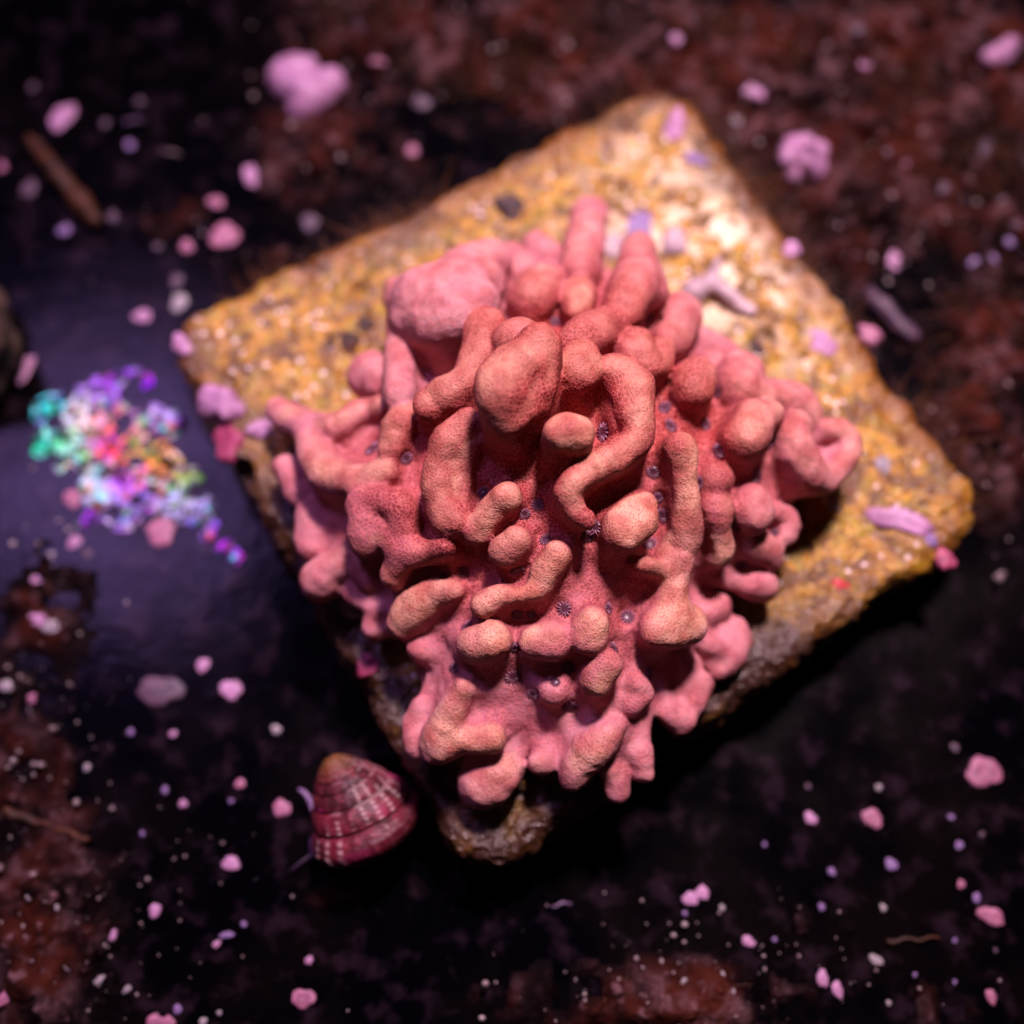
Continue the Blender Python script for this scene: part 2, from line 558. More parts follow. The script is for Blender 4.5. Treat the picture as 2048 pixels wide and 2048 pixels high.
# every knob: crop, rise above the crust (cm), pigment of the tip, chains of (x, y, radius)
K = [
 ('A', .34, .25, [[(850,690,110),(1050,640,120),(1250,550,130),(1370,460,100)],[(960,790,140),(1150,720,150),(1340,600,120)],[(940,860,130,.26),(1120,850,140,.25),(1290,740,120,.25)],[(980,720,150,.29),(1180,650,150,.29)],[(830,720,100),(840,920,85),(800,1150,75),(790,1330,75)]]),
 ('A', .10, .35, [[(630,1190,110),(710,1240,100)]]),
 ('A', .30, .45, [[(1370,890,105),(1310,1050,95),(1240,1220,85),(1120,1320,90),(1020,1390,75)]]),
 ('A', .30, .5, [[(1570,1000,120)]]),
 ('A', .58, .55, [[(1700,1030,100),(1550,1150,118),(1430,1310,112),(1430,1420,96,.33),(1490,1500,80,.29)],[(1700,1030,100),(1735,1150,66,.34),(1740,1250,54,.31),(1680,1370,56,.26)],[(1590,1300,112,.29),(1560,1400,104,.28),(1520,1440,90,.29)]]),
 ('A', .24, .55, [[(1240,1500,75),(1140,1600,90),(1080,1720,75),(1060,1880,85),(1075,2010,90),(1130,2090,100)],[(1230,1630,80,.09),(1190,1800,85,.07),(1170,1950,85,.06)]]),
 ('A', .16, .6, [[(850,1470,70),(780,1550,80),(750,1660,62)]]),
 ('A', .16, .7, [[(690,1400,65),(560,1440,70),(400,1520,60),(250,1530,48),(120,1490,58),(20,1420,50)],[(220,1540,55),(260,1680,75),(340,1810,85),(480,1870,85),(620,1860,75),(720,1800,60)]]),
 ('A', .10, .2, [[(1690,370,75),(1760,420,60)]]),
 ('A', .12, .3, [[(1520,460,80),(1580,520,70)]]),
 ('A', .22, .5, [[(1710,610,105),(1640,700,115)]]),
 ('B', .26, .3, [[(240,140,80),(210,260,85),(200,390,95),(190,470,90)]]),
 ('B', .30, .4, [[(520,370,80),(505,480,90),(480,600,100),(430,710,90)],[(590,500,45),(625,620,45)]]),
 ('B', .26, .35, [[(350,790,85),(230,860,95),(130,930,75)]]),
 ('B', .14, .6, [[(175,640,80),(170,720,65)]]),
 ('B', .16, .4, [[(770,730,85),(760,830,90),(700,900,80)]]),
 ('B', .24, .35, [[(500,930,80),(530,1010,90),(580,1040,70)],[(660,970,70),(640,1040,70),(580,1040,70)]]),
 ('B', .24, .4, [[(860,1140,108),(850,1180,100)]]),
 ('B', .08, .25, [[(950,1030,70)]]),
 ('B', .05, .1, [[(910,900,65),(1040,960,55)]]),
 ('B', .20, .45, [[(1120,1090,95),(1110,1170,95)],[(1150,1200,80),(1250,1240,65),(1400,1250,78),(1500,1300,75),(1550,1370,50)]]),
 ('B', .24, .5, [[(1190,1390,100),(1150,1470,105)],[(1200,1370,85),(1300,1340,65)]]),
 ('B', .24, .5, [[(1460,1410,75),(1440,1500,85),(1500,1620,85),(1580,1720,78),(1680,1690,70),(1760,1570,60),(1740,1460,62),(1650,1430,55)]]),
 ('B', .34, .62, [[(190,1020,95),(175,1090,95),(290,1070,60),(400,1090,98),(465,1170,100),(490,1290,88),(525,1400,72),(515,1485,70),(430,1560,74),(300,1630,78),(170,1710,80),(115,1800,78),(150,1910,70),(210,1960,65)]]),
 ('B', .42, 1., [[(75,1462,84),(150,1474,84)]]),
 ('B', .28, .85, [[(780,1550,65),(790,1660,58),(800,1800,58),(802,1900,60),(795,2030,75),(765,2110,85),(730,2200,90),(725,2320,75),(720,2420,80),(710,2500,95)],[(620,2600,90),(720,2590,110),(800,2575,90)],[(570,2230,52),(640,2250,50),(720,2250,50)]]),
 ('B', .10, .3, [[(990,1720,75)]]),
 ('D', .30, 1., [[(865,265,65),(800,350,105),(720,420,115)]]),
 ('D', .16, .8, [[(1300,295,72),(1295,400,55),(1310,500,70),(1305,570,65)]]),
 ('D', .22, .6, [[(1500,300,105)]]),
 ('D', .10, .25, [[(1640,310,50),(1710,360,70),(1690,430,75)]]),
 ('D', .12, .4, [[(1490,490,75),(1590,520,70),(1630,590,50)]]),
 ('D', .06, .15, [[(1570,745,70),(1480,730,60)]]),
 ('D', .05, .1, [[(1390,1000,52),(1430,1070,50),(1410,1130,45)],[(1330,1060,55),(1360,1190,62),(1300,1240,50)],[(1270,1130,45),(1230,1110,45)]]),
 ('D', .04, .1, [[(1290,870,65),(1230,900,60)]]),
 ('D', .03, .1, [[(1180,1330,80),(1150,1450,65)]]),
 ('D', .00, .1, [[(1070,1540,85),(1000,1500,70)]]),
 ('D', .16, .9, [[(215,1075,72),(320,1070,78)]]),
 ('D', .18, .9, [[(565,960,78),(530,1040,80)]]),
 ('D', .16, .9, [[(620,1230,75),(580,1330,80)]]),
 ('D', .06, .1, [[(330,1380,72)]]),
 ('D', .10, .75, [[(700,1580,60),(630,1640,90),(540,1720,105),(470,1830,75),(440,1890,55)]]),
 ('D', .04, .2, [[(810,1330,60),(840,1390,65),(770,1460,65)]]),
 ('D', .03, .4, [[(240,1780,65)]]),
 ('D', -.02, .15, [[(830,1740,70),(840,1850,60)]]),
 ('D', -.06, .2, [[(680,1840,80),(690,1960,75)]]),
 ('C', .18, .85, [[(1480,250,82),(1390,340,78),(1310,450,68)]]),
 ('C', .18, .8, [[(1560,520,85),(1490,590,85)]]),
 ('C', .17, .9, [[(1820,600,88),(1740,710,76),(1680,820,66),(1560,870,55),(1450,880,72),(1340,930,80)]]),
 ('C', .16, .95, [[(1280,1190,105),(1380,1150,108)]]),
 ('C', .14, .85, [[(1130,850,70),(1000,880,88),(890,970,95),(840,1050,80)]]),
 ('C', .03, .2, [[(940,1230,75)]]),
 ('C', .24, .6, [[(590,230,55),(720,270,50),(810,290,50)],[(560,300,60),(600,400,72),(590,520,78)],[(810,310,45),(820,420,48)],[(600,480,70),(740,500,58),(850,580,66),(1000,590,50),(1090,550,52)],[(850,600,55),(790,690,62),(760,750,62)],[(640,400,60,.06),(780,430,60,.06)]]),
 ('C', .02, .3, [[(290,770,98),(390,680,80),(470,600,60)]]),
 ('C', -.05, .05, [[(90,80,75),(130,200,75)]]),
 ('C', -.08, .05, [[(230,350,80),(250,540,80)]]),
 ('C', -.06, .05, [[(530,860,60),(640,960,70),(640,1080,85)]]),
 ('C', .03, .1, [[(580,690,65),(600,780,50)]]),
 ('C', .10, .9, [[(1210,1480,66),(1140,1620,88),(1090,1750,108),(1060,1850,100)],[(1080,1810,95),(1250,1800,84),(1380,1790,86)]]),
 ('C', .03, .2, [[(950,1580,65),(910,1700,62),(930,1840,75)]]),
 ('E', -.04, .5, [[(1120,270,48),(1060,330,80),(990,360,85)]]),
]
def build_coral():
    h = .0115
    lo = np.array([-1.75, -1.75, -.03])
    hi = np.array([1.75, 1.85, 1.62])
    caps = []
    lobes = []
    for li, (ck, dh, tan, chains) in enumerate(K):
        pts_all = []
        for ci, ch in enumerate(chains):
            nd = []
            c4 = np.array([(x, y, r, own[0] if own else dh * float(np.interp(cp(ck, x, y)[1], [820, 1120], [.66, .58]))) for x, y, r, *own in ch], float)
            if len(c4) > 1:            # a smooth line through the nodes
                e4 = np.vstack([2 * c4[0] - c4[1], c4, 2 * c4[-1] - c4[-2]])
                out4 = []
                for i in range(1, len(e4) - 2):
                    p0, p1, p2, p3 = e4[i - 1:i + 3]
                    for t in (0, 1 / 3, 2 / 3):
                        out4.append(.5 * (2 * p1 + (p2 - p0) * t + (2 * p0 - 5 * p1 + 4 * p2 - p3) * t * t + (3 * p1 - p0 - 3 * p2 + p3) * t ** 3))
                c4 = np.array(out4 + [c4[-1]])
            for x, y, r, own in c4:
                u, v, s = cp(ck, x, y)
                P, dep = on_dome(u, v, own)
                nd.append((P, r * s * dep / FPX * float(np.interp(v, [850, 1150], [1.44, 1.27]))))
            pts_all.append(nd)
            if len(nd) == 1:
                caps.append((li, nd[0][0], nd[0][0] + np.array([0, 0, .001]), nd[0][1], nd[0][1], False, ci))
            for a, b in zip(nd, nd[1:]):
                caps.append((li, a[0], b[0], a[1], b[1], False, ci))
            for P, r in nd:            # the stem that carries the knob
                n = dome_n(P[0], P[1])
                z0 = dome(P[0], P[1])
                up = P[2] - z0
                pr_, rr_ = rho(P[0], P[1])
                if pr_ > .95:
                    q = DC + (P[:2] - DC) / pr_ * .86
                    caps.append((li, P, np.array([q[0], q[1], min(P[2], ZR - .06)]), r * .9, max(r * .9, .07), True, ci))
                elif up > .04:
                    n = n * .6 + np.array([0, 0, .5])
                    q = P - n * (up + .03)
                    caps.append((li, P - n * .3 * r, q, r * .94, r * 1.2, True, ci))
        lobes.append((dh, tan, pts_all))
    ac = np.concatenate([np.array([c[1] for c in caps]), np.array([c[2] for c in caps])])
    lo = np.minimum(lo, ac.min(0) - .25)
    lo[2] = -.03
    hi = np.maximum(hi, ac.max(0) + .25)
    ax = [np.arange(lo[k], hi[k] + h, h) for k in range(3)]
    X, Y = np.meshgrid(ax[0], ax[1], indexing='ij')
    p, r = rho(X, Y)
    D = dome(X, Y)
    edge = (p - 1) * r
    z = ax[2][None, None, :]
    up_ = (z - D[:, :, None]) * .8
    under = np.clip((p - .62) / .38, 0, 1) ** 1.5 * (ZR - .10)
    dn_ = (under[:, :, None] - .03 - z) * .8
    def smax(a, b, k):
        hh = np.clip(.5 + .5 * (a - b) / k, 0, 1)
        return b + (a - b) * hh + k * hh * (1 - hh)
    f = smax(up_, edge[:, :, None] * .9 + 0 * up_, .10)
    f = smax(f, dn_ + 0 * f, .08)
    f = f.astype(np.float32)
    f0 = f.copy()
    def capd(P, a, b, ra, rb):
        ba = b - a
        t = np.clip(((P - a) @ ba) / (ba @ ba), 0, 1)
        return np.sqrt(((P - a - t[..., None] * ba) ** 2).sum(-1)) - (ra + (rb - ra) * t)
    # union within each knob first, then into the crust
    for li in range(len(K)):
        cs = [c for c in caps if c[0] == li]
        mn = np.min([np.minimum(c[1], c[2]) - max(c[3], c[4]) for c in cs], 0) - .22
        mx = np.max([np.maximum(c[1], c[2]) + max(c[3], c[4]) for c in cs], 0) + .22
        i0 = np.clip(((mn - lo) / h).astype(int), 0, None)
        i1 = np.minimum(((mx - lo) / h).astype(int) + 1, f.shape)
        P = np.stack(np.meshgrid(*[ax[k][i0[k]:i1[k]] for k in range(3)], indexing='ij'), -1)
        g = None
        for ci in sorted(set(c[6] for c in cs)):
            gc = None
            for c in cs:
                if c[6] == ci:
                    d = capd(P, c[1], c[2], c[3], c[4])
                    gc = d if gc is None else np.minimum(gc, d)
            if g is None:
                g = gc
            else:
                k = .045
                hh = np.clip(.5 + .5 * (g - gc) / k, 0, 1)
                g = g + (gc - g) * hh - k * hh * (1 - hh)
        sl = (slice(i0[0], i1[0]), slice(i0[1], i1[1]), slice(i0[2], i1[2]))
        c0 = f0[sl]
        k = .072
        hh = np.clip(.5 + .5 * (c0 - g) / k, 0, 1)
        g2 = c0 + (g - c0) * hh - k * hh * (1 - hh)
        sub = f[sl]
        k = np.maximum(.022 * np.clip((c0 - g2) / .03, 0, 1) * np.clip((c0 - sub) / .03, 0, 1), 1e-5)
        hh = np.clip(.5 + .5 * (sub - g2) / k, 0, 1)
        f[sl] = sub + (g2 - sub) * hh - k * hh * (1 - hh)
    G = np.stack(np.meshgrid(*ax, indexing='ij'), -1).astype(np.float32)
    near = np.abs(f) < .08
    gp = G[near]
    f[near] += (.022 * noise(gp, 4.5, 21, 1) + .009 * noise(gp, 13, 22, 1) + .0035 * noise(gp, 34, 23, 1)).astype(np.float32)
    # polyps: seek the crust along the line of sight of each one seen
    pol = []
    PL = [('A', [(1880,1390,44),(1780,1470,34),(850,1730,45),(620,1660,58),(980,1560,34),(960,1310,34),(1600,1300,34)]),
          ('B', [(185,1385,42),(310,1440,55),(680,1290,40),(590,770,42),(350,1000,34),(290,620,32),(220,555,30),(55,665,32),(30,780,34),(30,395,30),(720,1400,38),(930,1390,42),(1000,1550,38),(870,1590,42),(610,1680,40),(640,1830,36),(990,1200,34),(1310,1500,45),(1620,1570,40),(1230,1700,46),(880,1740,38),(580,1250,36),(1020,1640,30)]),
          ('C', [(880,230,48),(920,430,40),(1210,720,40),(1340,210,45),(1610,350,40),(1740,510,42),(1560,720,45),(1380,600,40),(1860,960,50),(1230,1070,40),(1150,1340,40),(1530,1400,42),(1660,1510,40),(1890,1340,48),(1900,1590,46),(1080,745,34),(1690,290,40),(1560,1000,36),(1650,1000,34)]),
          ('D', [(760,930,46),(90,1120,30),(890,1270,32),(680,1120,38),(960,330,40),(960,230,36),(890,490,42),(560,400,44),(520,460,40),(910,80,40),(1390,400,40),(1520,110,42),(1630,430,32),(1440,620,34),(1170,250,34),(1190,490,34),(650,880,36),(1130,640,32),(330,1320,26)])]
    seen = []
    for ck, lst in PL:
        for x, y, rr in lst:
            u, v, s = cp(ck, x, y)
            if any(math.hypot(u - a, v - b) < 18 for a, b in seen):
                continue
            seen.append((u, v))
            d = ray(u, v)
            P = CAM + d * _ts[:, None]
            inside = ((P > lo + h) & (P < hi - h)).all(1)
            val = np.where(inside, samp(f, lo, h, P), 1)
            i = np.argmax(val < 0)
            if val[i] >= 0:
                continue
            q = P[i]
            if q[2] > dome(q[0], q[1]) + .085:
                continue
            n = grad(f, lo, h, q[None])[0]
            pol.append((q, n, rr * s * (q @ FW - CAM @ FW) / FPX))
    for q, n, r in pol:
        c = q + n * r * .95
        i0 = np.clip(((c - r * 2.5 - lo) / h).astype(int), 0, None)
        i1 = np.minimum(((c + r * 2.5 - lo) / h).astype(int) + 1, f.shape)
        P = np.stack(np.meshgrid(*[ax[k][i0[k]:i1[k]] for k in range(3)], indexing='ij'), -1)
        d = r * 1.38 - np.sqrt(((P - c) ** 2).sum(-1))
        sub = f[i0[0]:i1[0], i0[1]:i1[1], i0[2]:i1[2]]
        f[i0[0]:i1[0], i0[1]:i1[1], i0[2]:i1[2]] = smax(sub, d, .02)
    v, q = surface_nets(f, lo, h)
    v, q = keep_largest(v, q)
    nr = grad(f, lo, h, v)
    # which knob each point belongs to, and how near it is to that knob's tip
    best = np.full(len(v), 9.0)
    bid = np.full(len(v), -1)
    crest = np.zeros(len(v))
    for li, a, b, ra, rb, stem, ci in caps:
        ba = b - a
        rm = max(ra, rb) + .12
        sel = np.where(((v > np.minimum(a, b) - rm) & (v < np.maximum(a, b) + rm)).all(1))[0]
        if len(sel) == 0:
            continue
        vv = v[sel]
        t = np.clip(((vv - a) @ ba) / (ba @ ba), 0, 1)
        ax_p = a + t[:, None] * ba
        d = np.sqrt(((vv - ax_p) ** 2).sum(-1)) - (ra + (rb - ra) * t)
        m = d < best[sel]
        best[sel[m]] = d[m]
        bid[sel[m]] = li
        if not stem:
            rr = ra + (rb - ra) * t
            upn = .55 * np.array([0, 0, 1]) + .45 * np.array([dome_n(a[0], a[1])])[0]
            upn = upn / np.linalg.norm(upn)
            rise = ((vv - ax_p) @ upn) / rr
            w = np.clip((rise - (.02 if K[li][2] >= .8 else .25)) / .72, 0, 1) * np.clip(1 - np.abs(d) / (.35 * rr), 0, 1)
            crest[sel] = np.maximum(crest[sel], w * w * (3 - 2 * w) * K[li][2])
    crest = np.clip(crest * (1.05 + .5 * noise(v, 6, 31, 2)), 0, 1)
    pr, _ = rho(v[:, 0], v[:, 1])
    cb = px(990, 1340, .35)[:2]
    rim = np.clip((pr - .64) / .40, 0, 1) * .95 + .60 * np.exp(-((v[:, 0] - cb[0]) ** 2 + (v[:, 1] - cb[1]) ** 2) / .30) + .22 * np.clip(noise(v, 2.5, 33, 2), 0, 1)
    # the large grey-mauve plate at the back and the side facing it are paler
    rim = np.clip(np.maximum(rim, .75 * (bid == 0)), 0, 1)
    grey = np.clip(.85 * (bid == 0) * np.clip((v[:, 2] - .45) / .3, 0, 1) * (.8 + .5 * noise(v, 4, 35, 2)), 0, 1)
    lab = np.where(best < .012, bid, -1)
    fl = np.sort(lab[q], axis=1)[:, 1]
    # connected patches only
    def edges(q):
        nf = len(q)
        e = np.stack([np.r_[q[:, 0], q[:, 1], q[:, 2], q[:, 3]], np.r_[q[:, 1], q[:, 2], q[:, 3], q[:, 0]]], 1)
        e.sort(1)
        fid = np.tile(np.arange(nf), 4)
        key = e[:, 0] * len(v) + e[:, 1]
        o = np.argsort(key, kind='stable')
        k2, f2 = key[o], fid[o]
        same = k2[1:] == k2[:-1]
        return f2[:-1][same], f2[1:][same]
    A, B = edges(q)
    for _ in range(6):
        m = fl[A] == fl[B]
        comp = components(len(q), A[m], B[m])
        size = np.bincount(comp, minlength=len(q))
        main = {}
        for l in np.unique(fl):
            cc = comp[fl == l]
            main[l] = np.bincount(cc).argmax()
        stray = comp != np.array([main[l] for l in fl])
        if not stray.any():
            break
        x = stray[A] & ~stray[B]
        y = stray[B] & ~stray[A]
        tgt = {}
        for s_, t_ in list(zip(comp[A[x]], fl[B[x]])) + list(zip(comp[B[y]], fl[A[y]])):
            tgt.setdefault(s_, []).append(t_)
        for s_, t_ in tgt.items():
            fl[comp == s_] = max(set(t_), key=t_.count)
    root = bpy.data.objects.new('encrusting_coral', None)
    C.objects.link(root)
    root.location = (DC[0], DC[1], .0)
    tag(root, 'salmon pink encrusting coral colony with tan tipped knobs on the yellow tile', 'coral')
    off = np.array(root.location)
    for l in np.unique(fl):
        qq = q[fl == l]
        if len(qq) < 60 and l >= 0:
            continue
        ids = np.unique(qq)
        new = np.full(len(v), -1)
        new[ids] = np.arange(len(ids))
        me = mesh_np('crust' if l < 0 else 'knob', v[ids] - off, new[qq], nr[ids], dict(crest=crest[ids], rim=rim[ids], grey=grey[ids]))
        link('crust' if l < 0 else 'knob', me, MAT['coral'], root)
    # polyp: a dark cup with a ring of stubby tentacles
    vs, qs, tips = [], [], []
    def ell(c, ax1, ax2, ax3, t0, t1, nu=8, nv=6):
        base = len(vs)
        for j in range(nv + 1):
            th = math.pi * j / nv
            for i in range(nu):
                ph = 2 * math.pi * i / nu
                a = np.array([math.sin(th) * math.cos(ph), math.sin(th) * math.sin(ph), math.cos(th)])
                vs.append(c + ax1 * a[0] + ax2 * a[1] + ax3 * a[2])
                tips.append(t0 + (t1 - t0) * (a[0] * .5 + .5))
        for j in range(nv):
            for i in range(nu):
                qs.append((base + j * nu + i, base + (j + 1) * nu + i, base + (j + 1) * nu + (i + 1) % nu, base + j * nu + (i + 1) % nu))
    Z = np.array([0, 0, 1.0])
    ell(np.array([0, 0, -.25]), np.array([.8, 0, 0]), np.array([0, .8, 0]), Z * .35, 0, .1, 14, 8)
    for i in range(12):
        a = 2 * math.pi * i / 12
        d = np.array([math.cos(a), math.sin(a), .1])
        s = np.array([-math.sin(a), math.cos(a), 0])
        ell(d * .56, d * .36, s * .10, Z * .13, .1, 1.0)
    pm = mesh_np('polyp', np.array(vs), np.array(qs), None, dict(tip=np.array(tips)))
    pm.materials.append(MAT['polyp'])
    for q_, n, r in pol:
        o = link('polyp', pm, None, root)
        rot = Vector(n).to_track_quat('Z', 'Y') @ Matrix.Rotation(random.uniform(0, 6), 3, 'Z').to_quaternion()
        o.rotation_euler = rot.to_euler()
        o.location = Vector(q_ - n * r * .12 - off)
        s = r * random.uniform(1.1, 1.5)
        o.scale = (s, s, s)
    print('coral faces', len(q), 'polyps', len(pol), 'knobs', len(np.unique(fl)) - 1)
build_coral()

# ------------------------------------------------------------------ brown algae, grains and hairs
def to_px(P):
    v = P - CAM
    z = v @ FW
    return W / 2 + FPX * (v @ RT) / z, W / 2 - FPX * (v @ UP) / z
# where algae grows on the floor: centre, spread (cm) and density
def _blob(u, v, a, b, s):
    c = px(u, v)
    k = 6.9 / FPX
    return c[0], c[1], a * k, b * k * 1.06, s
TURF = [_blob(*b) for b in [(1150,110,560,150,1.0),(1700,230,330,330,1.0),(1850,600,150,120,.7),(640,300,170,150,.5),(700,60,200,120,.8),
                            (60,1790,140,230,.5),(20,1400,120,240,.45),(90,1120,90,140,.5),(1230,1890,260,60,.6),(1790,1900,120,50,.3),
                            (1800,780,120,190,.75),(560,500,120,60,.45),(330,420,90,60,.35),(640,1680,90,40,.3),(1560,1740,120,40,.25)]]
def turf_mask(x, y):
    m = np.zeros_like(x)
    for cx, cy, a, b, s in TURF:
        m = np.maximum(m, s * np.exp(-(((x - cx) / a) ** 2 + ((y - cy) / b) ** 2) * .9))
    return m
def turf_h(X, Y):
    P = np.stack([X, Y, np.zeros_like(X)], -1)
    mk = turf_mask(X, Y)
    return .24 * np.clip(mk * (.80 + .50 * noise(P, 2.2, 41, 3) + .30 * noise(P, 9, 42, 3)) - .14, -.3, 1) + .04 * noise(P, 9, 42, 3) * np.clip(mk * 2, 0, 1)
def build_turf():
    h = .028
    ax = np.arange(-4.6, 4.6, h)
    ay = np.arange(-3.6, 5.4, h)
    X, Y = np.meshgrid(ax, ay, indexing='ij')
    P = np.stack([X, Y, np.zeros_like(X)], -1)
    Z = turf_h(X, Y)
    d = quad_sd(P)
    Z = np.minimum(Z, np.where(d < .02, -.05, 1))
    keep = Z > -.004
    thick = np.clip(Z / .085, 0, 1).reshape(-1)
    idx = np.full(X.shape, -1)
    use = keep.copy()
    f = use[:-1, :-1] & use[1:, :-1] & use[1:, 1:] & use[:-1, 1:]
    idx = np.arange(X.size).reshape(X.shape)
    q = np.stack([idx[:-1, :-1][f], idx[1:, :-1][f], idx[1:, 1:][f], idx[:-1, 1:][f]], 1)
    V = np.stack([X, Y, Z], -1).reshape(-1, 3)
    ids = np.unique(q)
    new = np.full(len(V), -1)
    new[ids] = np.arange(len(ids))
    tag(link('algae_turf', mesh_np('algae_turf', V[ids], new[q], None, dict(thick=thick[ids])), MAT['turf'], loc=(0, 0, FLOOR_Z)), kind='stuff')
build_turf()

def scatter_floor(n, region):
    out = []
    while len(out) < n:
        p = np.stack([rng.uniform(-4.4, 4.4, 4000), rng.uniform(-3.4, 5.2, 4000)], 1)
        m = region(p[:, 0], p[:, 1])
        ok = (rng.random(4000) < m) & (quad_sd(p) > .03)
        out.extend(p[ok])
    return np.array(out[:n])

def build_hairs():
    roots, dirs, L = [], [], []
    # a fringe round the flanks of the tile
    for _ in range(5200):
        i = rng.integers(4)
        a, b = QUAD[i], QUAD[(i + 1) % 4]
        t = rng.uniform(.02, .98)
        p = a + (b - a) * t
        e = (b - a) / np.linalg.norm(b - a)
        nrm = np.array([-e[1], e[0]])
        if np.dot(QC - p, nrm) > 0:
            nrm = -nrm
        w = 1.0
        wt = noise(np.array([[p[0], p[1], 0.0]]), 1.6, 51, 2)[0]
        if rng.random() > (.35 + .8 * wt + (.35 if i == 1 else 0)) * (1, 1, 0, 0)[i]:
            continue
        dsd = quad_sd(p[None])[0]
        p = p - nrm * max(dsd, 0) * 1.0
        z = rng.uniform(FLOOR_Z + .05, -.04)
        roots.append([p[0], p[1], z])
        k = nrm * rng.uniform(.4, 1.2) + e * rng.normal(0, .5)
        dirs.append([k[0], k[1], rng.normal(.1, .45)])
        L.append(rng.uniform(.06, .24) * (1.35 if i == 1 else 1))
    for p in scatter_floor(4600, lambda x, y: np.clip(turf_mask(x, y) - .45, 0, 1) * np.where(y < -1.2, .35, 1)):
        roots.append([p[0], p[1], FLOOR_Z + .02])
        dirs.append([rng.normal(0, .8), rng.normal(0, .8), rng.uniform(.2, 1)])
        L.append(rng.uniform(.06, .22))
    R = np.array(roots)
    D = np.array(dirs)
    D /= np.linalg.norm(D, axis=1, keepdims=True)
    L = np.array(L)[:, None]
    n = len(R)
    bend = rng.normal(0, .5, (n, 3))
    side = np.cross(D, rng.normal(0, 1, (n, 3)))
    side /= np.linalg.norm(side, axis=1, keepdims=True)
    s2 = np.cross(D, side)
    w = rng.uniform(.0035, .008, (n, 1))
    vs = []
    for j in range(5):
        t = j / 4
        c = R + D * L * t + bend * L * t * t * .6
        for k in range(3):
            a = 2 * math.pi * k / 3
            vs.append(c + (side * math.cos(a) + s2 * math.sin(a)) * w * (1 - .8 * t))
    V = np.stack(vs, 1).reshape(-1, 3)
    q = []
    base = np.arange(n)[:, None] * 15
    for j in range(4):
        for k in range(3):
            k2 = (k + 1) % 3
            q.append(base + np.array([[j * 3 + k, j * 3 + k2, j * 3 + 3 + k2, j * 3 + 3 + k]]))
    tag(link('algae_hair', mesh_np('algae_hair', V, np.concatenate(q)), MAT['hair']), kind='stuff')
build_hairs()

def ico(sub):
    bm = bmesh.new()
    bmesh.ops.create_icosphere(bm, subdivisions=sub, radius=1)
    v = np.array([x.co[:] for x in bm.verts])
    f = np.array([[x.index for x in p.verts] for p in bm.faces])
    bm.free()
    return v, f
def build_grains():
    iv, jf = ico(1)
    P = list(scatter_floor(520, lambda x, y: turf_mask(x, y)))
    tz = [FLOOR_Z + .06] * len(P)
    lowleft = [_blob(150, 1720, 190, 190, 1), _blob(1330, 1850, 230, 90, 1), _blob(60, 1330, 120, 110, 1)]
    def reg(x, y):
        m = np.zeros_like(x)
        for cx, cy, a, b, s in lowleft:
            m = np.maximum(m, np.exp(-(((x - cx) / a) ** 2 + ((y - cy) / b) ** 2)))
        return m
    Q = list(scatter_floor(300, reg))
    S = list(scatter_floor(30, lambda x, y: .5 + 0 * x))
    allp = P + Q + S
    zs = tz + [FLOOR_Z + .03] * len(Q) + [FLOOR_Z] * len(S)
    V, F = [], []
    for i, (p, z) in enumerate(zip(allp, zs)):
        r = min(.004 + rng.exponential(.006), .026) * (.85 if i < len(P) else .55)
        sc_ = r * rng.uniform(.6, 1.4, 3)
        V.append(iv * sc_ + np.array([p[0], p[1], z + (.05 * rng.random() if z > FLOOR_Z + .01 else 0)]))
        F.append(jf + i * len(iv))
    tag(link('sand_grains', mesh_np('sand_grains', np.concatenate(V), np.concatenate(F)), MAT['grain']), kind='stuff')
build_grains()

# ------------------------------------------------------------------ coralline spots and lumps
def spot_mesh(rx, ry, hgt, seed, wob=.12, kind='disc', lobes=0):
    nr_, na = 9, 32
    r_ = np.random.default_rng(seed)
    ph = r_.uniform(0, 6.28, 6)
    V, A = [], []
    an = np.arange(na) * 2 * math.pi / na
    out = 1 + wob * (np.sin(2 * an + ph[0]) * .5 + np.sin(3 * an + ph[1]) * .45 + np.sin(5 * an + ph[2]) * .3 + np.sin(8 * an + ph[3]) * .15)
    if lobes:
        out = out * (1 + .16 * np.cos(lobes * an + ph[4]))
    V.append((0, 0, hgt * (.55 if kind == 'ring' else 1)))
    A.append(.0)
    for j in range(1, nr_ + 1):
        t = j / nr_
        if kind == 'ring':
            z = hgt * (.5 + .5 * math.sin(t * math.pi * 1.15)) * (1 if t < 1 else 0)
            at = .75 * math.exp(-((t - .42) / .16) ** 2)
        else:
            z = hgt * math.sqrt(max(0, 1 - t ** 2.4))
            at = .5 * max(0, t - .8) * 5
        for k in range(na):
            zz = z * (1 + .25 * math.sin(3 * an[k] + ph[5]) * t)
            V.append((rx * t * out[k] * math.cos(an[k]), ry * t * out[k] * math.sin(an[k]), zz - (.012 if j == nr_ else 0)))
            A.append(at)
    F = [(0, 1 + k, 1 + (k + 1) % na) for k in range(na)]
    Q = []
    for j in range(nr_ - 1):
        for k in range(na):
            a = 1 + j * na
            Q.append((a + k, a + na + k, a + na + (k + 1) % na, a + (k + 1) % na))
    me = bpy.data.meshes.new('spot')
    me.from_pydata(V, [], F + Q)
    me.polygons.foreach_set('use_smooth', [True] * len(me.polygons))
    at = me.attributes.new('ring', 'FLOAT', 'POINT')
    at.data.foreach_set('value', A)
    return me
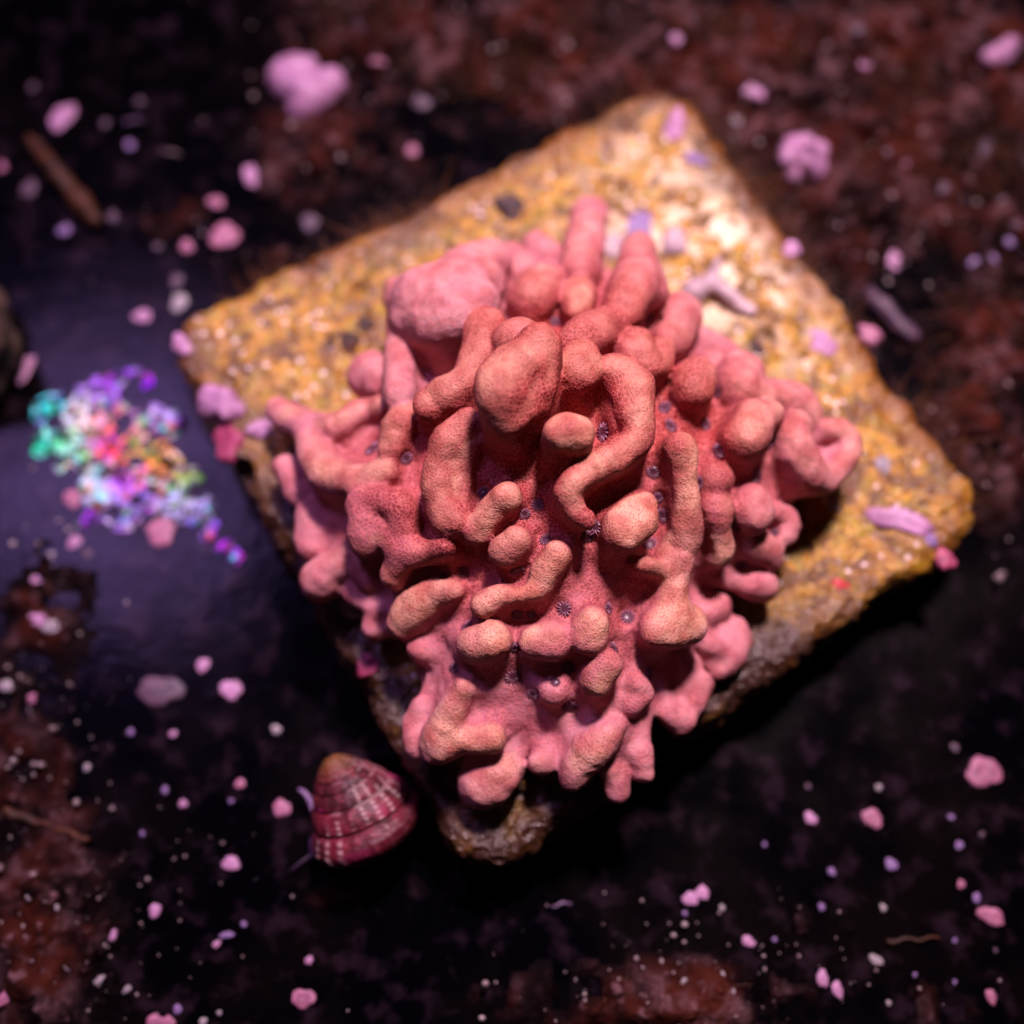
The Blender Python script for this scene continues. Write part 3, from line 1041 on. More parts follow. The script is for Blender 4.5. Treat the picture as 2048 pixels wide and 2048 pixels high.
def tile_hit(u, v):
    f, lo, h = TF
    d = ray(u, v)
    t = np.linspace(4.5, 9, 3000)
    P = CAM + d * t[:, None]
    ok = ((P > lo + h) & (P < np.array(lo) + h * (np.array(f.shape) - 2))).all(1)
    val = np.where(ok, samp(f, lo, h, P), 1)
    i = np.argmax(val < 0)
    if val[i] >= 0:
        return None, None
    return P[i], grad(f, lo, h, P[i][None])[0]
_seed = [100]
def spot(x, y, rx, ry, ang, mat, label, cat='coralline spot', group=None, kind='disc', hgt=.35, name='coralline_spot', on_tile=False, lobes=0, wob=.12):
    """x, y and radii in 2048-wide pixels"""
    _seed[0] += 1
    k = W / 2048
    if on_tile:
        P, n = tile_hit(x * k, y * k)
        if P is None:
            P, n = px(x * k, y * k, -.02), np.array([0, 0, 1.0])
        n = n * .5 + np.array([0, 0, .5])
    else:
        P, n = ps(x, y), np.array([0, 0, 1.0])
        P = P + np.array([0, 0, max(0, float(turf_h(P[0:1], P[1:2])[0]) - .004)])
    s = k * ((P - CAM) @ FW) / FPX
    me = spot_mesh(rx * s, ry * s * 1.05, hgt * min(rx, ry) * s, _seed[0], wob, kind, lobes)
    o = link(name, me, MAT[mat])
    o.location = P
    rot = Vector(n).to_track_quat('Z', 'Y') @ Matrix.Rotation(-math.radians(ang), 3, 'Z').to_quaternion()
    o.rotation_euler = rot.to_euler()
    tag(o, label, cat, group)
    return o
GROUPS = {None: None, 1: 'tiny dots beyond the upper left tile edge', 2: 'dull dots among algae beyond the upper right tile edge', 3: 'tiny dots around the snail and lower left algae', 4: 'tiny dots below the lower right tile edge'}
TINY_UL='tiny pinkish dot on the dark floor beyond the upper left edge of the tile'
TINY_LR='tiny pale dot on the black floor below the lower right edge of the tile'
TINY_LL='tiny pale dot on the black floor left of and below the snail'
TINY_UR='small dull pink dot among brown algae beyond the upper right edge of the tile'
SPOTS = [
((0,0),[
 (345,645,72,98,20,'pink','disc','oval pink coralline spot just above the tip of the orange brown stick',None),
 (1400,965,62,85,-15,'pink','disc','pale teardrop coralline spot between the large pink nodule and the tile',None),
 (1190,1115,52,42,10,'rose','disc','bright rose dot above the pink spot crossed by a brown streak',None),
 (1240,1300,98,80,25,'rose','disc','rose coralline spot crossed by a brown streak near the upper left tile edge',None),
 (1030,1360,45,42,0,'rose','disc','small rose dot left of the streaked rose spot',None),
 (785,1745,60,44,15,'pink','disc','pink oval spot on bare floor near the left corner of the tile',None),
 (990,1670,54,60,30,'white','disc','whitish lump beside the left corner of the tile',None),
 (975,1550,42,48,0,'dim','disc','dull ring shaped spot above the whitish lump by the left tile corner',None),
 (715,800,40,40,0,'violet','disc',TINY_UL,1),(580,680,38,38,0,'dim','disc',TINY_UL,1),(870,1360,36,36,0,'dim','disc',TINY_UL,1),
 (770,560,38,36,0,'dim','disc',TINY_UL,1),(355,1270,42,38,0,'violet','disc','bluish white dot below the orange brown stick',None),
 (620,1195,38,36,0,'dim','disc','small dot touching the lower end of the orange brown stick',None),
 (1710,1225,62,55,0,'dim','ring','dull pinkish patch hugging the upper left edge of the tile',None),
 (8,920,28,40,0,'rose','disc','pink dot cut by the left border beside the orange brown stick',None),
 (160,1040,55,60,0,'dim','disc','dull violet blotch left of the orange brown stick',None),
 (180,480,40,36,0,'dim','disc',TINY_UL,1),
]),
((1348,0),[
 (410,520,110,62,52,'pink','disc','long wedge shaped pink patch beyond the top corner of the tile',None),
 (1015,458,36,38,0,'pink','ring','small bright ring dot high among brown algae right of the wedge shaped patch',None),
 (335,690,32,36,0,'white','ring','small whitish ring beside the upper right edge of the tile near its top corner',None),
 (960,715,40,38,0,'dim','disc',TINY_UR,2),(1220,1440,52,60,0,'pink','disc','pink spot with a rusty flank to the right of the upper right tile edge',None),
 (1740,1460,42,44,0,'violet','disc',TINY_UR,2),(1690,840,72,66,0,'dim','disc','broad dull rose blotch in brown algae below the pink bean shaped lump',None),
 (1250,940,38,36,0,'rose','disc',TINY_UR,2),(1140,940,34,34,0,'dim','disc',TINY_UR,2),(1570,1140,36,40,0,'dim','disc',TINY_UR,2),
 (1800,1140,40,42,0,'dim','disc',TINY_UR,2),(1840,1275,60,44,-20,'dim','disc','greyish blotch near the right border among brown algae',None),
 (1650,190,50,44,0,'dim','disc',TINY_UR,2),(980,260,48,46,0,'dim','disc',TINY_UR,2),(1400,490,46,48,0,'dim','disc',TINY_UR,2),(1440,1120,44,56,20,'dim','disc',TINY_UR,2),
 (90,160,36,50,0,'dim','disc',TINY_UR,2),(1640,1480,44,44,0,'violet','disc',TINY_UR,2),(1830,1370,40,44,0,'violet','disc',TINY_UR,2),
]),
((700,0),[
 (50,150,44,46,0,'violet','disc','bluish dot to the right of the large pink nodule at the top',None),
 (1185,180,46,50,0,'pink','disc','pale pink dot in brown algae at the top centre of the photo',None),
 (1785,310,38,36,0,'pink','disc','pale pink dot above the top corner of the tile',None),
 (400,570,62,56,0,'dim','disc','blurred pale violet blotch halfway between the pink nodule and the tile',None),
 (340,840,42,42,0,'rose','disc','blurred rose dot close to the upper left tile edge',None),
 (160,370,56,44,0,'rose','disc','blurred reddish blotch right below the large pink nodule',None),
]),
((0,640),[
 (140,270,115,38,-72,'pink','disc','elongated pale pink spindle left of the painted glare',None),
 (400,985,62,58,0,'rose','disc','dull rose disc on the left rim of the painted glare',None),
 (890,1165,98,90,0,'rose','disc','large dusky rose disc below the painted glare',None),
 (410,1225,46,44,0,'pink','disc','pink dot below the painted glare, left of the dusky rose disc',None),
 (205,1445,46,42,0,'pink','disc','lone pink dot on dark floor well below the painted glare',None),
 (225,1670,52,42,30,'pink','disc','left half of the pale pink pair near the left border',None),
 (300,1710,54,44,20,'white','disc','right half of the pale pink pair near the left border',None),
 (480,1290,34,30,0,'dim','disc','faint dull dot below the painted glare',None),
 (280,1300,20,28,20,'white','disc','tiny white sliver below the painted glare',None),
 (1120,1905,44,42,0,'pink','disc','pink dot just above the lumpy rose spot left of the tile',None),
]),
((0,1348),[
 (1275,85,72,60,-25,'pink','disc','lumpy bright rose spot left of the tile, above the snail',None),
 (1555,740,54,56,0,'rose','disc','round rose dot immediately left of the snail shell',None),
 (1325,605,32,32,0,'rose','disc','small rose dot up and left of the snail',None),
 (1010,715,33,33,0,'pink','disc',TINY_LL,3),(1275,1045,58,44,30,'pink','disc','pale oval dot with a faint streak left of the snail tentacle',None),
 (855,1305,40,40,0,'pink','disc','round pink dot alone on black floor in the lower left',None),(615,1435,40,42,0,'pink','disc','round pink dot at the edge of the lower left algae',None),
 (1675,1790,76,58,-18,'rose','ring','deep rose lump with a dark centre below the snail',None),
 (1705,1580,32,32,0,'pink','disc',TINY_LL,3),(720,320,30,26,0,'violet','disc',TINY_LL,3),(955,330,32,28,0,'pink','disc',TINY_LL,3),
 (1525,305,32,28,0,'white','disc','tiny white dot above the snail',None),(910,640,28,28,0,'violet','disc',TINY_LL,3),(1195,1490,36,26,-30,'pink','disc',TINY_LL,3),
 (1250,1440,46,20,-10,'violet','disc','thin violet sliver on the floor below and left of the snail',None),(1345,1380,24,24,0,'violet','disc',TINY_LL,3),
 (980,1850,38,34,-20,'violet','disc',TINY_LL,3),(850,1920,52,50,0,'rose','disc','left half of the rose pair at the bottom border',None),(925,1925,46,44,0,'rose','disc','right half of the rose pair at the bottom border',None),
 (1120,1920,32,36,0,'white','disc',TINY_LL,3),(75,1780,80,34,-38,'rose','disc','long reddish streak with a pale end in the lower left corner',None),
 (560,1695,46,36,-20,'white','disc','whitish lump in the lower left algae',None),(700,1740,44,22,-30,'white','disc',TINY_LL,3),(390,1620,28,26,0,'white','disc',TINY_LL,3),
 (300,1280,28,26,20,'white','disc',TINY_LL,3),(345,1300,28,24,20,'white','disc',TINY_LL,3),(215,1245,30,24,-20,'white','disc',TINY_LL,3),
 (480,515,30,28,0,'white','disc',TINY_LL,3),(175,135,44,34,0,'rose','disc','small reddish patch in the algae at the left border',None),(45,75,46,36,30,'white','disc','whitish oval at the left border above the reddish patch',None),
 (885,90,150,95,10,'dim','disc','flat violet blue film spot on the floor left of the lumpy rose spot',None),
 (1275,700,20,20,0,'violet','disc',TINY_LL,3),(785,880,20,20,0,'violet','disc',TINY_LL,3),(1210,1870,20,20,0,'white','disc',TINY_LL,3),
]),
((1348,1348),[
 (1710,540,104,100,20,'rose','ring','largest rose disc with a concentric ring, near the right border',None),
 (1095,795,66,56,15,'rose','ring','mid sized oval rose disc with a ring below the lower right tile edge',None),
 (755,795,36,42,-25,'pink','disc','small pink oval left of the mid sized ringed rose disc',None),
 (1575,945,35,32,0,'violet','disc',TINY_LR,4),(1200,1050,46,32,20,'violet','disc','bluish violet oval below the mid sized ringed rose disc',None),
 (870,1090,32,30,0,'violet','disc',TINY_LR,4),(1585,1160,35,33,0,'rose','disc',TINY_LR,4),
 (1750,1335,88,54,32,'rose','disc','lens shaped tilted rose spot near the right border',None),(1670,1235,26,30,0,'violet','disc','tiny dot touching the upper end of the lens shaped rose spot',None),
 (90,1240,50,42,35,'pink','disc','left one of two touching pink ovals right below the black shadow of the tile',None),(155,1208,50,40,35,'pink','disc','right one of two touching pink ovals right below the black shadow of the tile',None),
 (815,1285,28,28,0,'violet','disc',TINY_LR,4),(1155,1290,28,28,0,'white','disc',TINY_LR,4),(1130,625,28,24,0,'white','disc',TINY_LR,4),(1530,790,26,22,0,'violet','disc',TINY_LR,4),
 (500,940,18,18,0,'violet','disc',TINY_LR,4),(410,1475,46,30,15,'pink','disc','violet pink patch at the upper edge of the bottom algae',None),
 (820,1680,40,50,-15,'pink','disc','upper one of two pink ovals in a slanting pair near the bottom',None),(902,1742,36,50,-20,'pink','disc','lower one of two pink ovals in a slanting pair near the bottom',None),
 (1115,1578,46,30,25,'white','disc','creamy white grain beside the thin brown twig',None),(1750,1780,34,46,-25,'rose','disc','reddish violet dot low by the right border',None),
 (1185,1815,20,24,0,'white','disc',TINY_LR,4),(265,1290,24,24,0,'white','disc',TINY_LR,4),(60,1320,20,20,0,'violet','disc',TINY_LR,4),(1550,405,40,30,20,'dim','disc',TINY_LR,4),
 (255,1665,18,28,0,'white','disc',TINY_LR,4),(1700,885,26,24,0,'dim','disc',TINY_LR,4),(50,1700,28,26,0,'white','disc',TINY_LR,4),(305,1755,26,26,0,'white','disc',TINY_LR,4),
 (1550,1700,18,18,0,'violet','disc',TINY_LR,4),(1330,1660,18,18,0,'violet','disc',TINY_LR,4),(740,620,24,22,0,'dim','disc',TINY_LR,4),(1550,1470,22,18,0,'violet','disc',TINY_LR,4),(555,1465,20,20,0,'violet','disc',TINY_LR,4),(1775,1525,18,22,0,'dim','disc',TINY_LR,4),
]),
]

for (ox, oy), lst in SPOTS:
    for x, y, rx, ry, an, mt, kd, lb, gr in lst:
        f_ = .72 if gr else .92
        spot(ox + x / 2.76, oy + y / 2.76, rx * f_ / 2.76, ry * f_ / 2.76, an, mt, lb, 'coralline spot', GROUPS[gr], kd, .12 if kd == 'ring' else .17, wob=.2)

# coralline growths and scraps on the tile (2048-wide pixels)
TILE_BITS = [
 (1278,455,44,26,-35,'violet','coralline_patch','lilac coralline patch on the tile beside the tallest coral finger','coralline patch'),
 (1348,254,22,36,-10,'pink','coralline_patch','bright pink patch at the top corner of the tile','coralline patch'),
 (1391,318,14,24,-10,'violet','coralline_patch','small lilac patch just below the top corner of the tile','coralline patch'),
 (365,690,20,26,-40,'pink','coralline_patch','pink crust on the left corner of the tile','coralline patch'),
 (1645,685,36,24,-25,'pink','coralline_patch','pink patch near the middle of the upper right tile edge','coralline patch'),
 (1740,668,28,18,30,'rose','coralline_patch','rose patch over the upper right tile edge','coralline patch'),
 (1583,498,20,18,0,'pink','coralline_patch','small pink patch on the rim of the upper right tile edge','coralline patch'),
 (1800,1040,68,26,-28,'pink','coralline_patch','long pale pink smear near the right corner of the tile','coralline patch'),
 (1890,1118,22,22,0,'maroon','coralline_patch','dark pink knot on the flank below the right tile corner','coralline patch'),
 (1862,1080,16,14,0,'violet','coralline_patch','small lilac knot on the flank below the right tile corner','coralline patch'),
 (1682,1168,20,14,-15,'red','red_algae_tuft','small bright red patch near the lower right tile edge','red algae'),
 (735,1330,26,22,30,'maroon','coralline_patch','magenta crust on the lower left tile flank','coralline patch'),
 (700,1222,30,12,5,'white','coralline_patch','pale chips on the lower left tile flank below the coral','coralline patch'),
 (590,1000,22,26,0,'dim','coralline_patch','dull pinkish lump on the lower left tile flank beside the coral','coralline patch'),
 (522,858,26,22,0,'pink','coralline_patch','small pink bead between the holed pink nodule and the coral','coralline patch'),
 (560,825,34,22,-20,'pink','coralline_patch','pale pink crust at the tip of the left coral branch','coralline patch'),
 (455,885,40,34,20,'maroon','coralline_patch','maroon crust under the holed pink nodule','coralline patch'),
 (1022,418,34,32,0,'pit','brown_growth','round dark brown growth in a hollow of the tile behind the coral','algae'),
 (730,650,22,20,0,'pit','brown_growth','small dark brown growth left of the mauve coral plate','algae'),
 (700,680,46,28,0,'stick','brown_growth','orange brown patch on the tile left of the coral','algae'),
 (1510,700,40,22,0,'pit','brown_growth','dark hollow filled with brown growth beside the right coral knobs','algae'),
 (1766,930,20,18,0,'white','coralline_patch','white speck on the tile right of the curled coral knob','coralline patch'),
 (1668,1010,14,12,0,'white','coralline_patch','white speck under the curled coral knob','coralline patch'),
 (1230,492,26,30,0,'rubble','coralline_patch','pale mauve crust between the two tall coral fingers','coralline patch'),
]
for x, y, rx, ry, an, mt, nm, lb, ct in TILE_BITS:
    spot(x, y, rx, ry, an, mt, lb, ct, None, 'disc', .3, nm, True, 0, .25)

# ------------------------------------------------------------------ lumps made from rounded blobs
def balls_mesh(name, balls, cut=(), h=.014, k=.05, amp=.012, fr=9, seed=61, attrs=None):
    b = np.array([(c[0], c[1], c[2], r) for c, r in balls])
    lo = (b[:, :3] - b[:, 3:]).min(0) - .12
    hi = (b[:, :3] + b[:, 3:]).max(0) + .12
    G = grid_pts(lo, hi, h)
    f = None
    for c, r in balls:
        d = np.sqrt(((G - np.array(c)) ** 2).sum(-1)) - r
        if f is None:
            f = d
        else:
            hh = np.clip(.5 + .5 * (f - d) / k, 0, 1)
            f = f + (d - f) * hh - k * hh * (1 - hh)
    for c, r in cut:
        f = np.maximum(f, r - np.sqrt(((G - np.array(c)) ** 2).sum(-1)))
    f = f + amp * noise(G, fr, seed, 3)
    v, q = surface_nets(f.astype(np.float32), lo, h)
    v, q = keep_largest(v, q)
    return v, q, grad(f, lo, h, v)
def lump(name, label, cat, mat, balls, cut=(), ring=False, **kw):
    v, q, n = balls_mesh(name, balls, cut, **kw)
    o0 = v.mean(0)
    o0[2] = v[:, 2].min()
    at = dict(ring=np.zeros(len(v)))
    o = link(name, mesh_np(name, v - o0, q, n, at), MAT[mat], loc=o0)
    tag(o, label, cat)
    return o
def fb(x, y, r, z=0.0, s=2.76, ox=0, oy=0):        # a blob from a crop pixel, resting on the floor
    P = ps(ox + x / s, oy + y / s, FLOOR_Z + z)
    P = P + np.array([0, 0, max(0, float(turf_h(P[0:1], P[1:2])[0]) - .02)])
    return (P, r / s * W / 2048 * 6.9 / FPX)
lump('coralline_nodule', 'large pale pink three lobed nodule on the dark floor beyond the tile', 'coralline nodule', 'pink',
     [fb(1580, 420, 120, .04), fb(1660, 390, 120, .05), fb(1810, 480, 125, .04), fb(1680, 590, 120, .03), fb(1740, 530, 120, .06), fb(1590, 480, 100, .03), fb(1660,470,90,.10)], amp=.02)
lump('coralline_nodule', 'pink bean shaped lump near the upper right border', 'coralline nodule', 'pink',
     [fb(1830, 300, 70, .03, ox=1348), fb(1780, 360, 80, .04, ox=1348), fb(1710, 400, 75, .03, ox=1348)], amp=.015)
lump('coralline_nodule', 'pale horseshoe shaped nodule beyond the upper right tile edge', 'coralline nodule', 'pink',
     [fb(620, 920, 62, .03, ox=1348), fb(640, 840, 62, .04, ox=1348), fb(710, 830, 62, .04, ox=1348), fb(790, 880, 60, .04, ox=1348), fb(780, 970, 58, .03, ox=1348), fb(650, 980, 50, .02, ox=1348), fb(710, 920, 60, .01, ox=1348)], amp=.015)
lump('worm_tube', 'dull mauve curved worm tube lying beside the upper right tile edge', 'worm tube', 'dim',
     [fb(1080 + 14 * i, 1610 + 16 * i + 14 * math.sin(i * .7), 32, .04, ox=1348) for i in range(18)], amp=.01)
lump('orange_stick', 'tapered orange brown stick lying on the floor at the upper left', 'algae stick', 'stick',
     [fb(165 + i * 22, 760 + i * 27, 36 + 22 * math.sin(math.pi * min(i / 15, 1)), .05) for i in range(18)], amp=.02, fr=7)
lump('brown_rock', 'dull brown blurred rock cut by the left border', 'rock', 'rock',
     [(px(-40, 590, -.3), .17), (px(-30, 660, -.3), .19), (px(-45, 720, -.32), .16), (px(-60, 640, -.1), .18)], amp=.02)
def tb(x, y, r, up=.0):                            # a blob resting on the tile, view pixels
    P, n = tile_hit(x, y)
    if P is None:
        P, n = px(x, y, -.05), np.array([0, 0, 1.0])
    return (P + np.array([0, 0, up]), r * 6.5 / FPX)
_c = tb(412, 800, 13, .06)
lump('coralline_nodule', 'dusty pink nodule with a dark hole on the left tile corner', 'coralline nodule', 'pink',
     [tb(398, 748, 24, .02), tb(424, 752, 25, .02), tb(395, 775, 22, .02), tb(428, 785, 22, .02), tb(450, 775, 12, .0)], cut=[_c], amp=.01)
def cbp(x, y, r, up=0.02):
    return tb((1100 + x / 2.972) * W / 2048, (380 + y / 2.972) * W / 2048, r / 2.972 * W / 2048, up)
lump('rubble_piece', 'pale mauve branching rubble piece on the tile right of the tall coral fingers', 'rubble', 'rubble',
     [cbp(830, 610, 50), cbp(890, 590, 55), cbp(950, 560, 55, .03), cbp(975, 500, 40, .05), cbp(985, 450, 28, .06), cbp(1010, 610, 55, .03), cbp(1070, 660, 48, .04), cbp(1130, 700, 45, .03), cbp(1190, 740, 38), cbp(880, 650, 45)], amp=.012)
lump('rubble_piece', 'rounded pale chip on the bright upper right part of the tile', 'rubble', 'rubble',
     [cbp(700, 290, 55, .01), cbp(760, 350, 50, .01), cbp(690, 360, 45, .01), cbp(760, 270, 45, .0)], amp=.014)
def twig(pts, r, label, name, cat, mat):
    lump(name, label, cat, mat, [fb(x, y, r * (1 - .4 * i / len(pts)), .02, s, ox, oy) for i, (x, y, s, ox, oy) in enumerate(pts)], amp=.006, h=.009, k=.02)
twig([(1180 + 22 * i, 1475 - 1.5 * i + 10 * math.sin(i), 2.76, 1348, 1348) for i in range(14)], 15, 'thin brown twig of algae low on the right floor', 'algae_twig', 'algae twig', 'stick')
twig([(40 + 26 * i, 760 + 9 * i + 8 * math.sin(i * 1.3), 2.76, 0, 1348) for i in range(18)], 22, 'long light brown twig of algae in the lower left corner area', 'algae_twig', 'algae twig', 'stick')
def fibre(u0, v0, u1, v1, label, mat='foot'):
    a, b = ps(u0, v0, FLOOR_Z + .006), ps(u1, v1, FLOOR_Z + .006)
    n = 9
    d = (b - a) / n
    e = d / np.linalg.norm(d)
    s = np.cross(e, [0, 0, 1.0])
    V, Q = [], []
    for i in range(n + 1):
        w = .005 * math.sin(math.pi * (i + .6) / (n + 1.2))
        c = a + d * i + s * .006 * math.sin(i * .9)
        for k in range(5):
            t = 2 * math.pi * k / 5
            V.append(c + s * w * math.cos(t) + np.array([0, 0, w * math.sin(t)]))
    for i in range(n):
        for k in range(5):
            Q.append((i * 5 + k, i * 5 + (k + 1) % 5, i * 5 + 5 + (k + 1) % 5, i * 5 + 5 + k))
    tag(link('fibre', mesh_np('fibre', np.array(V), np.array(Q)), MAT[mat]), label, 'fibre')
fibre(1101, 1812, 1143, 1804, 'thin pale violet fibre on the black floor below the tile')
fibre(243, 243, 290, 238, 'thin faint fibre right of the oval pink spot at the upper left')
fibre(322, 300, 362, 308, 'thin tan fibre above the pale teardrop spot', 'rubble')
fibre(596, 37, 632, 34, 'thin tan fibre above the large pink nodule', 'rubble')
fibre(1984, 1153, 2014, 1143, 'thin reddish fibre on the floor right of the tile', 'rubble')

# ------------------------------------------------------------------ lamp glare on the floor, painted as a coloured patch
def build_glare():
    h = .0085
    k = W / 2048
    def hp(x, y):
        return ps(x / 2.76, 640 + y / 2.76)[:2]
    disc = [(300,520,120),(450,470,130),(560,430,130),(680,370,110),(760,330,80),(420,600,130),(540,620,120),(620,560,110),(240,690,75),(420,710,110),(560,740,90),
            (640,700,110),(720,720,80),(860,560,90),(950,570,85),(800,560,60),(480,800,70),(590,790,80),(870,740,60),(940,790,60),(860,840,60),(1070,880,50),(500,900,65),(560,980,105),
            (680,930,80),(780,990,110),(640,1040,90),(900,1010,100),(1000,1030,100),(1100,1050,100),(1160,1100,60),(700,1090,90),(500,1100,50),(430,1160,40),(900,940,60),(330,820,45),(1150,1190,40),(1230,1260,40),(1300,1310,40),(600,520,120),(760,640,60),(780,840,50),(960,880,55),(1040,960,70)]
    hole = [(310,560,70),(720,400,75),(700,560,62),(650,640,28),(760,790,45),(690,820,30),(760,880,42),(400,960,60),(900,700,28),(330,760,28),(980,690,30),(560,860,26),(820,700,26)]
    D = [(*hp(x, y), r / 2.76 * k * 6.9 / FPX) for x, y, r in disc]
    H = [(*hp(x, y), r / 2.76 * k * 6.9 / FPX) for x, y, r in hole]
    pts = np.array([d[:2] for d in D])
    lo, hi = pts.min(0) - .3, pts.max(0) + .3
    ax, ay = np.arange(lo[0], hi[0], h), np.arange(lo[1], hi[1], h)
    X, Y = np.meshgrid(ax, ay, indexing='ij')
    P = np.stack([X, Y, np.zeros_like(X)], -1)
    m = np.full(X.shape, 9.0)
    for x, y, r in D:
        m = np.minimum(m, np.hypot(X - x, Y - y) - r)
    for x, y, r in H:
        m = np.maximum(m, r - np.hypot(X - x, Y - y))
    m = np.maximum(m, .05 * (noise(P, 9, 72, 2) - .55))
    m = m + .018 * noise(P, 11, 71, 3) - .012
    # painted glints of the glare: each cell its own tilt and tint
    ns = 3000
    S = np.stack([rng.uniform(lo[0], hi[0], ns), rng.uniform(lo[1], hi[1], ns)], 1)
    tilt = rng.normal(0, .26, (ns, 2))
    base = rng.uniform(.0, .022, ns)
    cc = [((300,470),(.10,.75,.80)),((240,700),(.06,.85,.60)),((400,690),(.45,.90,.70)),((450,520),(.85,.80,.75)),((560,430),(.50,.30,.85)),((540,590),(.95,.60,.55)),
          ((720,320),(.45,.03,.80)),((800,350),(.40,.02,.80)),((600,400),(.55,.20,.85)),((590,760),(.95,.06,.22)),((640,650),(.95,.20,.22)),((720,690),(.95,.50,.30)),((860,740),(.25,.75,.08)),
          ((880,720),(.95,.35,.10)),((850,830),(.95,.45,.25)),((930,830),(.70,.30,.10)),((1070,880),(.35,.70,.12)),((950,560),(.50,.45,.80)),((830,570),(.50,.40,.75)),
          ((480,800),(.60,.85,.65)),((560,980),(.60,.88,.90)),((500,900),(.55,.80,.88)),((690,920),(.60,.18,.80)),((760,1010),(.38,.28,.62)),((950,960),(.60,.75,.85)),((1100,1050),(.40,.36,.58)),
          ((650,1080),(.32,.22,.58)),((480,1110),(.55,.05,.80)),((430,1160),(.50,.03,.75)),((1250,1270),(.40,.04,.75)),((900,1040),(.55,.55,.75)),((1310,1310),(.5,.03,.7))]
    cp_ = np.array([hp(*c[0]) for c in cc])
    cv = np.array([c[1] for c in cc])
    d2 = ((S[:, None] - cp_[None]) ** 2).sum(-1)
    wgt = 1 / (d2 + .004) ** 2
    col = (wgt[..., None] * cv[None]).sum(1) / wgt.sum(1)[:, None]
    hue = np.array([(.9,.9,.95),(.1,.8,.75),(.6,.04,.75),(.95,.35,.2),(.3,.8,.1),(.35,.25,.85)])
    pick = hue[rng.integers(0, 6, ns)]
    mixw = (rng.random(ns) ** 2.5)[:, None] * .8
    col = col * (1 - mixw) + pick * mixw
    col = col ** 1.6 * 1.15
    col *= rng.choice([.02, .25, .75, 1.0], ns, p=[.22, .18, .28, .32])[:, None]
    Pf = np.stack([X, Y], -1).reshape(-1, 2)
    cell = np.empty(len(Pf), int)
    for i in range(0, len(Pf), 4000):
        cell[i:i + 4000] = ((Pf[i:i + 4000, None] - S[None]) ** 2).sum(-1).argmin(1)
    Z = base[cell] + ((Pf - S[cell]) * tilt[cell]).sum(1) + .012
    Z = np.clip(Z, -.004, .06).reshape(X.shape) + .008
    Z = np.where(m > -.02, Z * .4, Z)
    use = m < 0
    fm = use[:-1, :-1] & use[1:, :-1] & use[1:, 1:] & use[:-1, 1:]
    idx = np.arange(X.size).reshape(X.shape)
    q = np.stack([idx[:-1, :-1][fm], idx[1:, :-1][fm], idx[1:, 1:][fm], idx[:-1, 1:][fm]], 1)
    V = np.stack([X, Y, Z], -1).reshape(-1, 3)
    V, qn = V, q
    ids = np.unique(qn)
    new = np.full(len(V), -1)
    new[ids] = np.arange(len(ids))
    o0 = np.array([V[ids][:, 0].mean(), V[ids][:, 1].mean(), 0])
    me = mesh_np('floor_glare', V[ids] - o0, new[qn], None, dict(tint=col[cell][ids]), smooth=False)
    o = link('floor_glare', me, MAT['film'], loc=(o0[0], o0[1], FLOOR_Z))
    tag(o, 'glittering patch of painted lamp glare in cyan, violet and red on the floor beside the tile', 'painted floor glare')
build_glare()

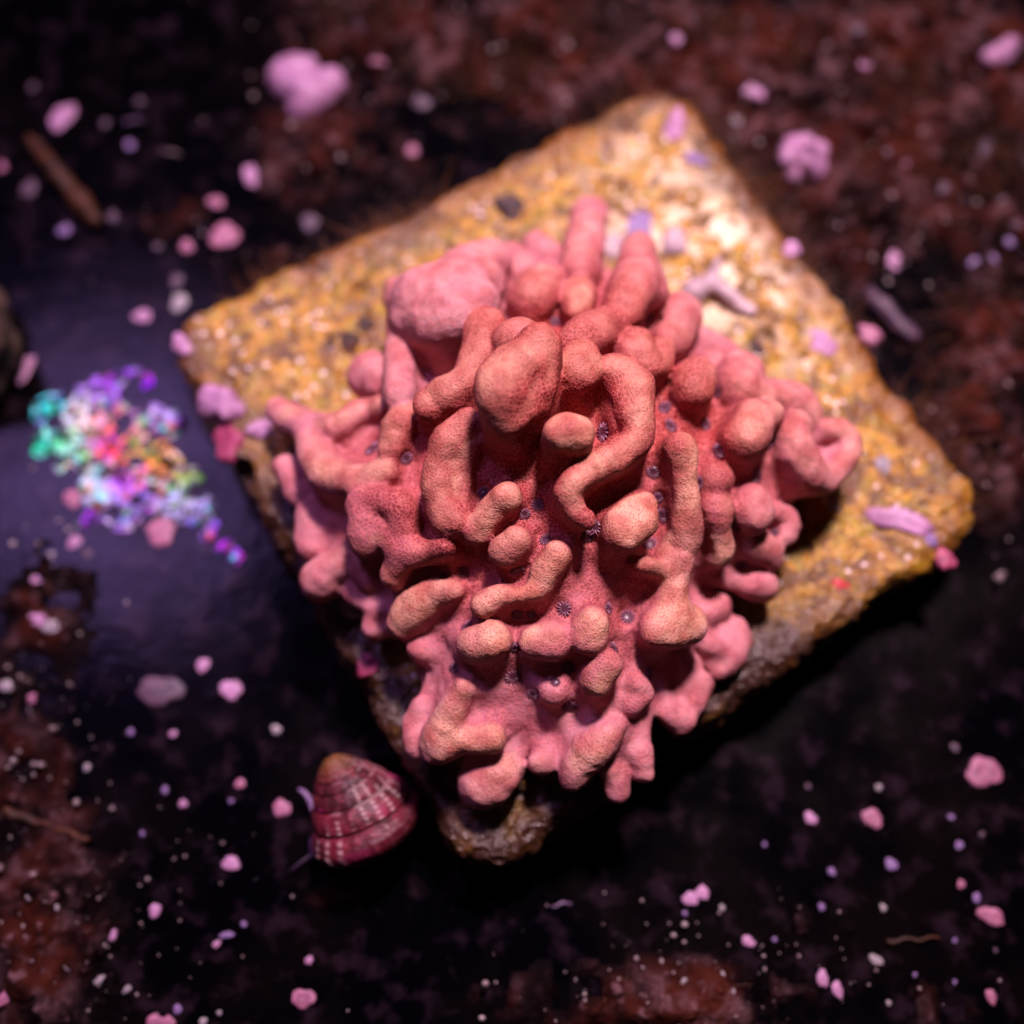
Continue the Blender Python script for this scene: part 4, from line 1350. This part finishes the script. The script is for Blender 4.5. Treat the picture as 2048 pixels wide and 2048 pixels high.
# ------------------------------------------------------------------ the snail
def build_snail():
    base = px(668, 1560, FLOOR_Z)
    root = bpy.data.objects.new('snail', None)
    C.objects.link(root)
    root.location = base
    tag(root, 'small crimson top shaped snail with pale beads crawling beside the lower tile edge', 'snail')
    ctr = px(666, 1508, FLOOR_Z + .30) - base
    axis = Vector((-.40, .70, .52)).normalized()          # towards the apex
    rot = axis.to_track_quat('Z', 'Y')
    H, RB = .37, .255
    nz_, na = 150, 180
    V, bead, mag, apex = [], [], [], []
    for j in range(nz_ + 1):
        t = j / nz_
        if t < .74:                     # the cone
            zc = t / .74
            Rr, z = RB * (zc ** .62) + .008, -H * zc
        else:                           # the rounded base
            w = (t - .74) / .26 * math.pi / 2
            Rr, z = RB * math.cos(w) * 1.0 + .008 * math.cos(w), -H - .17 * math.sin(w)
        for k in range(na):
            a = 2 * math.pi * k / na
            zz = max(.02, min(1, -z / H))
            wh = math.log(zz) / math.log(1.52) - a / (2 * math.pi)
            ph = wh - math.floor(wh)
            groove = math.exp(-(min(ph, 1 - ph) / .07) ** 2)
            bulge = math.sin(math.pi * ph) ** .8
            bd = 0.0
            for row in (.16, .38, .60, .82):
                g = math.exp(-((ph - row) / .07) ** 2)
                bd = max(bd, g * max(0, math.sin(a * 21 + row * 30 + math.floor(wh) * 2.1)) ** 1.2)
            on = 1 if t < .78 else max(0, 1 - (t - .78) / .1)
            r = Rr * (1 + on * (.055 * bulge - .040 * groove + .022 * bd))
            V.append((r * math.cos(a), r * math.sin(a), z))
            q = noise(np.array([[math.cos(a) * 1.2, math.sin(a) * 1.2, zz * 2.5]]), 1.6, 83, 1)[0]
            bead.append(min(1, on * (bd * (.03 + .55 * (q > .2)) + .35 * groove * (q > .0) * (zz < .75))))
            mag.append(max(0, min(1, (noise(np.array([[math.cos(a), math.sin(a), zz * 2]]), 1.3, 84, 1)[0] - .1) * 3)) * (zz > .45) * .8)
            apex.append(max(0, 1 - zz / .22) * .7)
    Q = []
    for j in range(nz_):
        for k in range(na):
            Q.append((j * na + k, (j + 1) * na + k, (j + 1) * na + (k + 1) % na, j * na + (k + 1) % na))
    V = np.array(V)
    V[:, 2] += .24
    Q = np.array(Q)
    me = mesh_np('shell', V, Q, None, dict(bead=np.array(bead), magenta=np.array(mag), apex=np.array(apex)))
    o = link('shell', me, MAT['shell'], root)
    o.location = ctr
    o.rotation_euler = (rot @ Matrix.Rotation(4.3, 3, 'Z').to_quaternion()).to_euler()
    o.scale = (1.0, 1.0, 1.0)
    def ellipsoid(name, c, s):
        v, f = ico(3)
        v = v * s * (1 + .06 * noise(v, 3, 81, 2)[:, None])
        return link(name, mesh_np(name, v, f), MAT['foot'], root, c)
    ellipsoid('foot', np.array([-.03, .0, .035]), np.array([.15, .13, .04]))
    f2 = px(598, 1590, FLOOR_Z + .05) - base
    ellipsoid('head', f2, np.array([.035, .07, .04]))
    def tent(p0, p1, p2, r):
        P = [px(u, v, FLOOR_Z + z) - base for u, v, z in (p0, p1, p2)]
        Vt, Qt = [], []
        for i in range(13):
            t = i / 12
            c = P[0] * (1 - t) ** 2 + 2 * P[1] * t * (1 - t) + P[2] * t * t
            for k in range(8):
                a = 2 * math.pi * k / 8
                rr = r * (1 - .45 * t) * (math.sqrt(max(0, 1 - ((t - .85) / .15) ** 2)) if t > .85 else 1)
                Vt.append(c + np.array([math.cos(a) * rr * .7, math.cos(a) * rr * .7, math.sin(a) * rr]))
        for i in range(12):
            for k in range(8):
                Qt.append((i * 8 + k, i * 8 + (k + 1) % 8, i * 8 + 8 + (k + 1) % 8, i * 8 + 8 + k))
        link('tentacle', mesh_np('tentacle', np.array(Vt), np.array(Qt)), MAT['foot'], root)
    tent((600, 1605, .06), (575, 1620, .07), (545, 1645, .05), .018)
    tent((592, 1530, .08), (582, 1495, .12), (562, 1488, .10), .015)
build_snail()
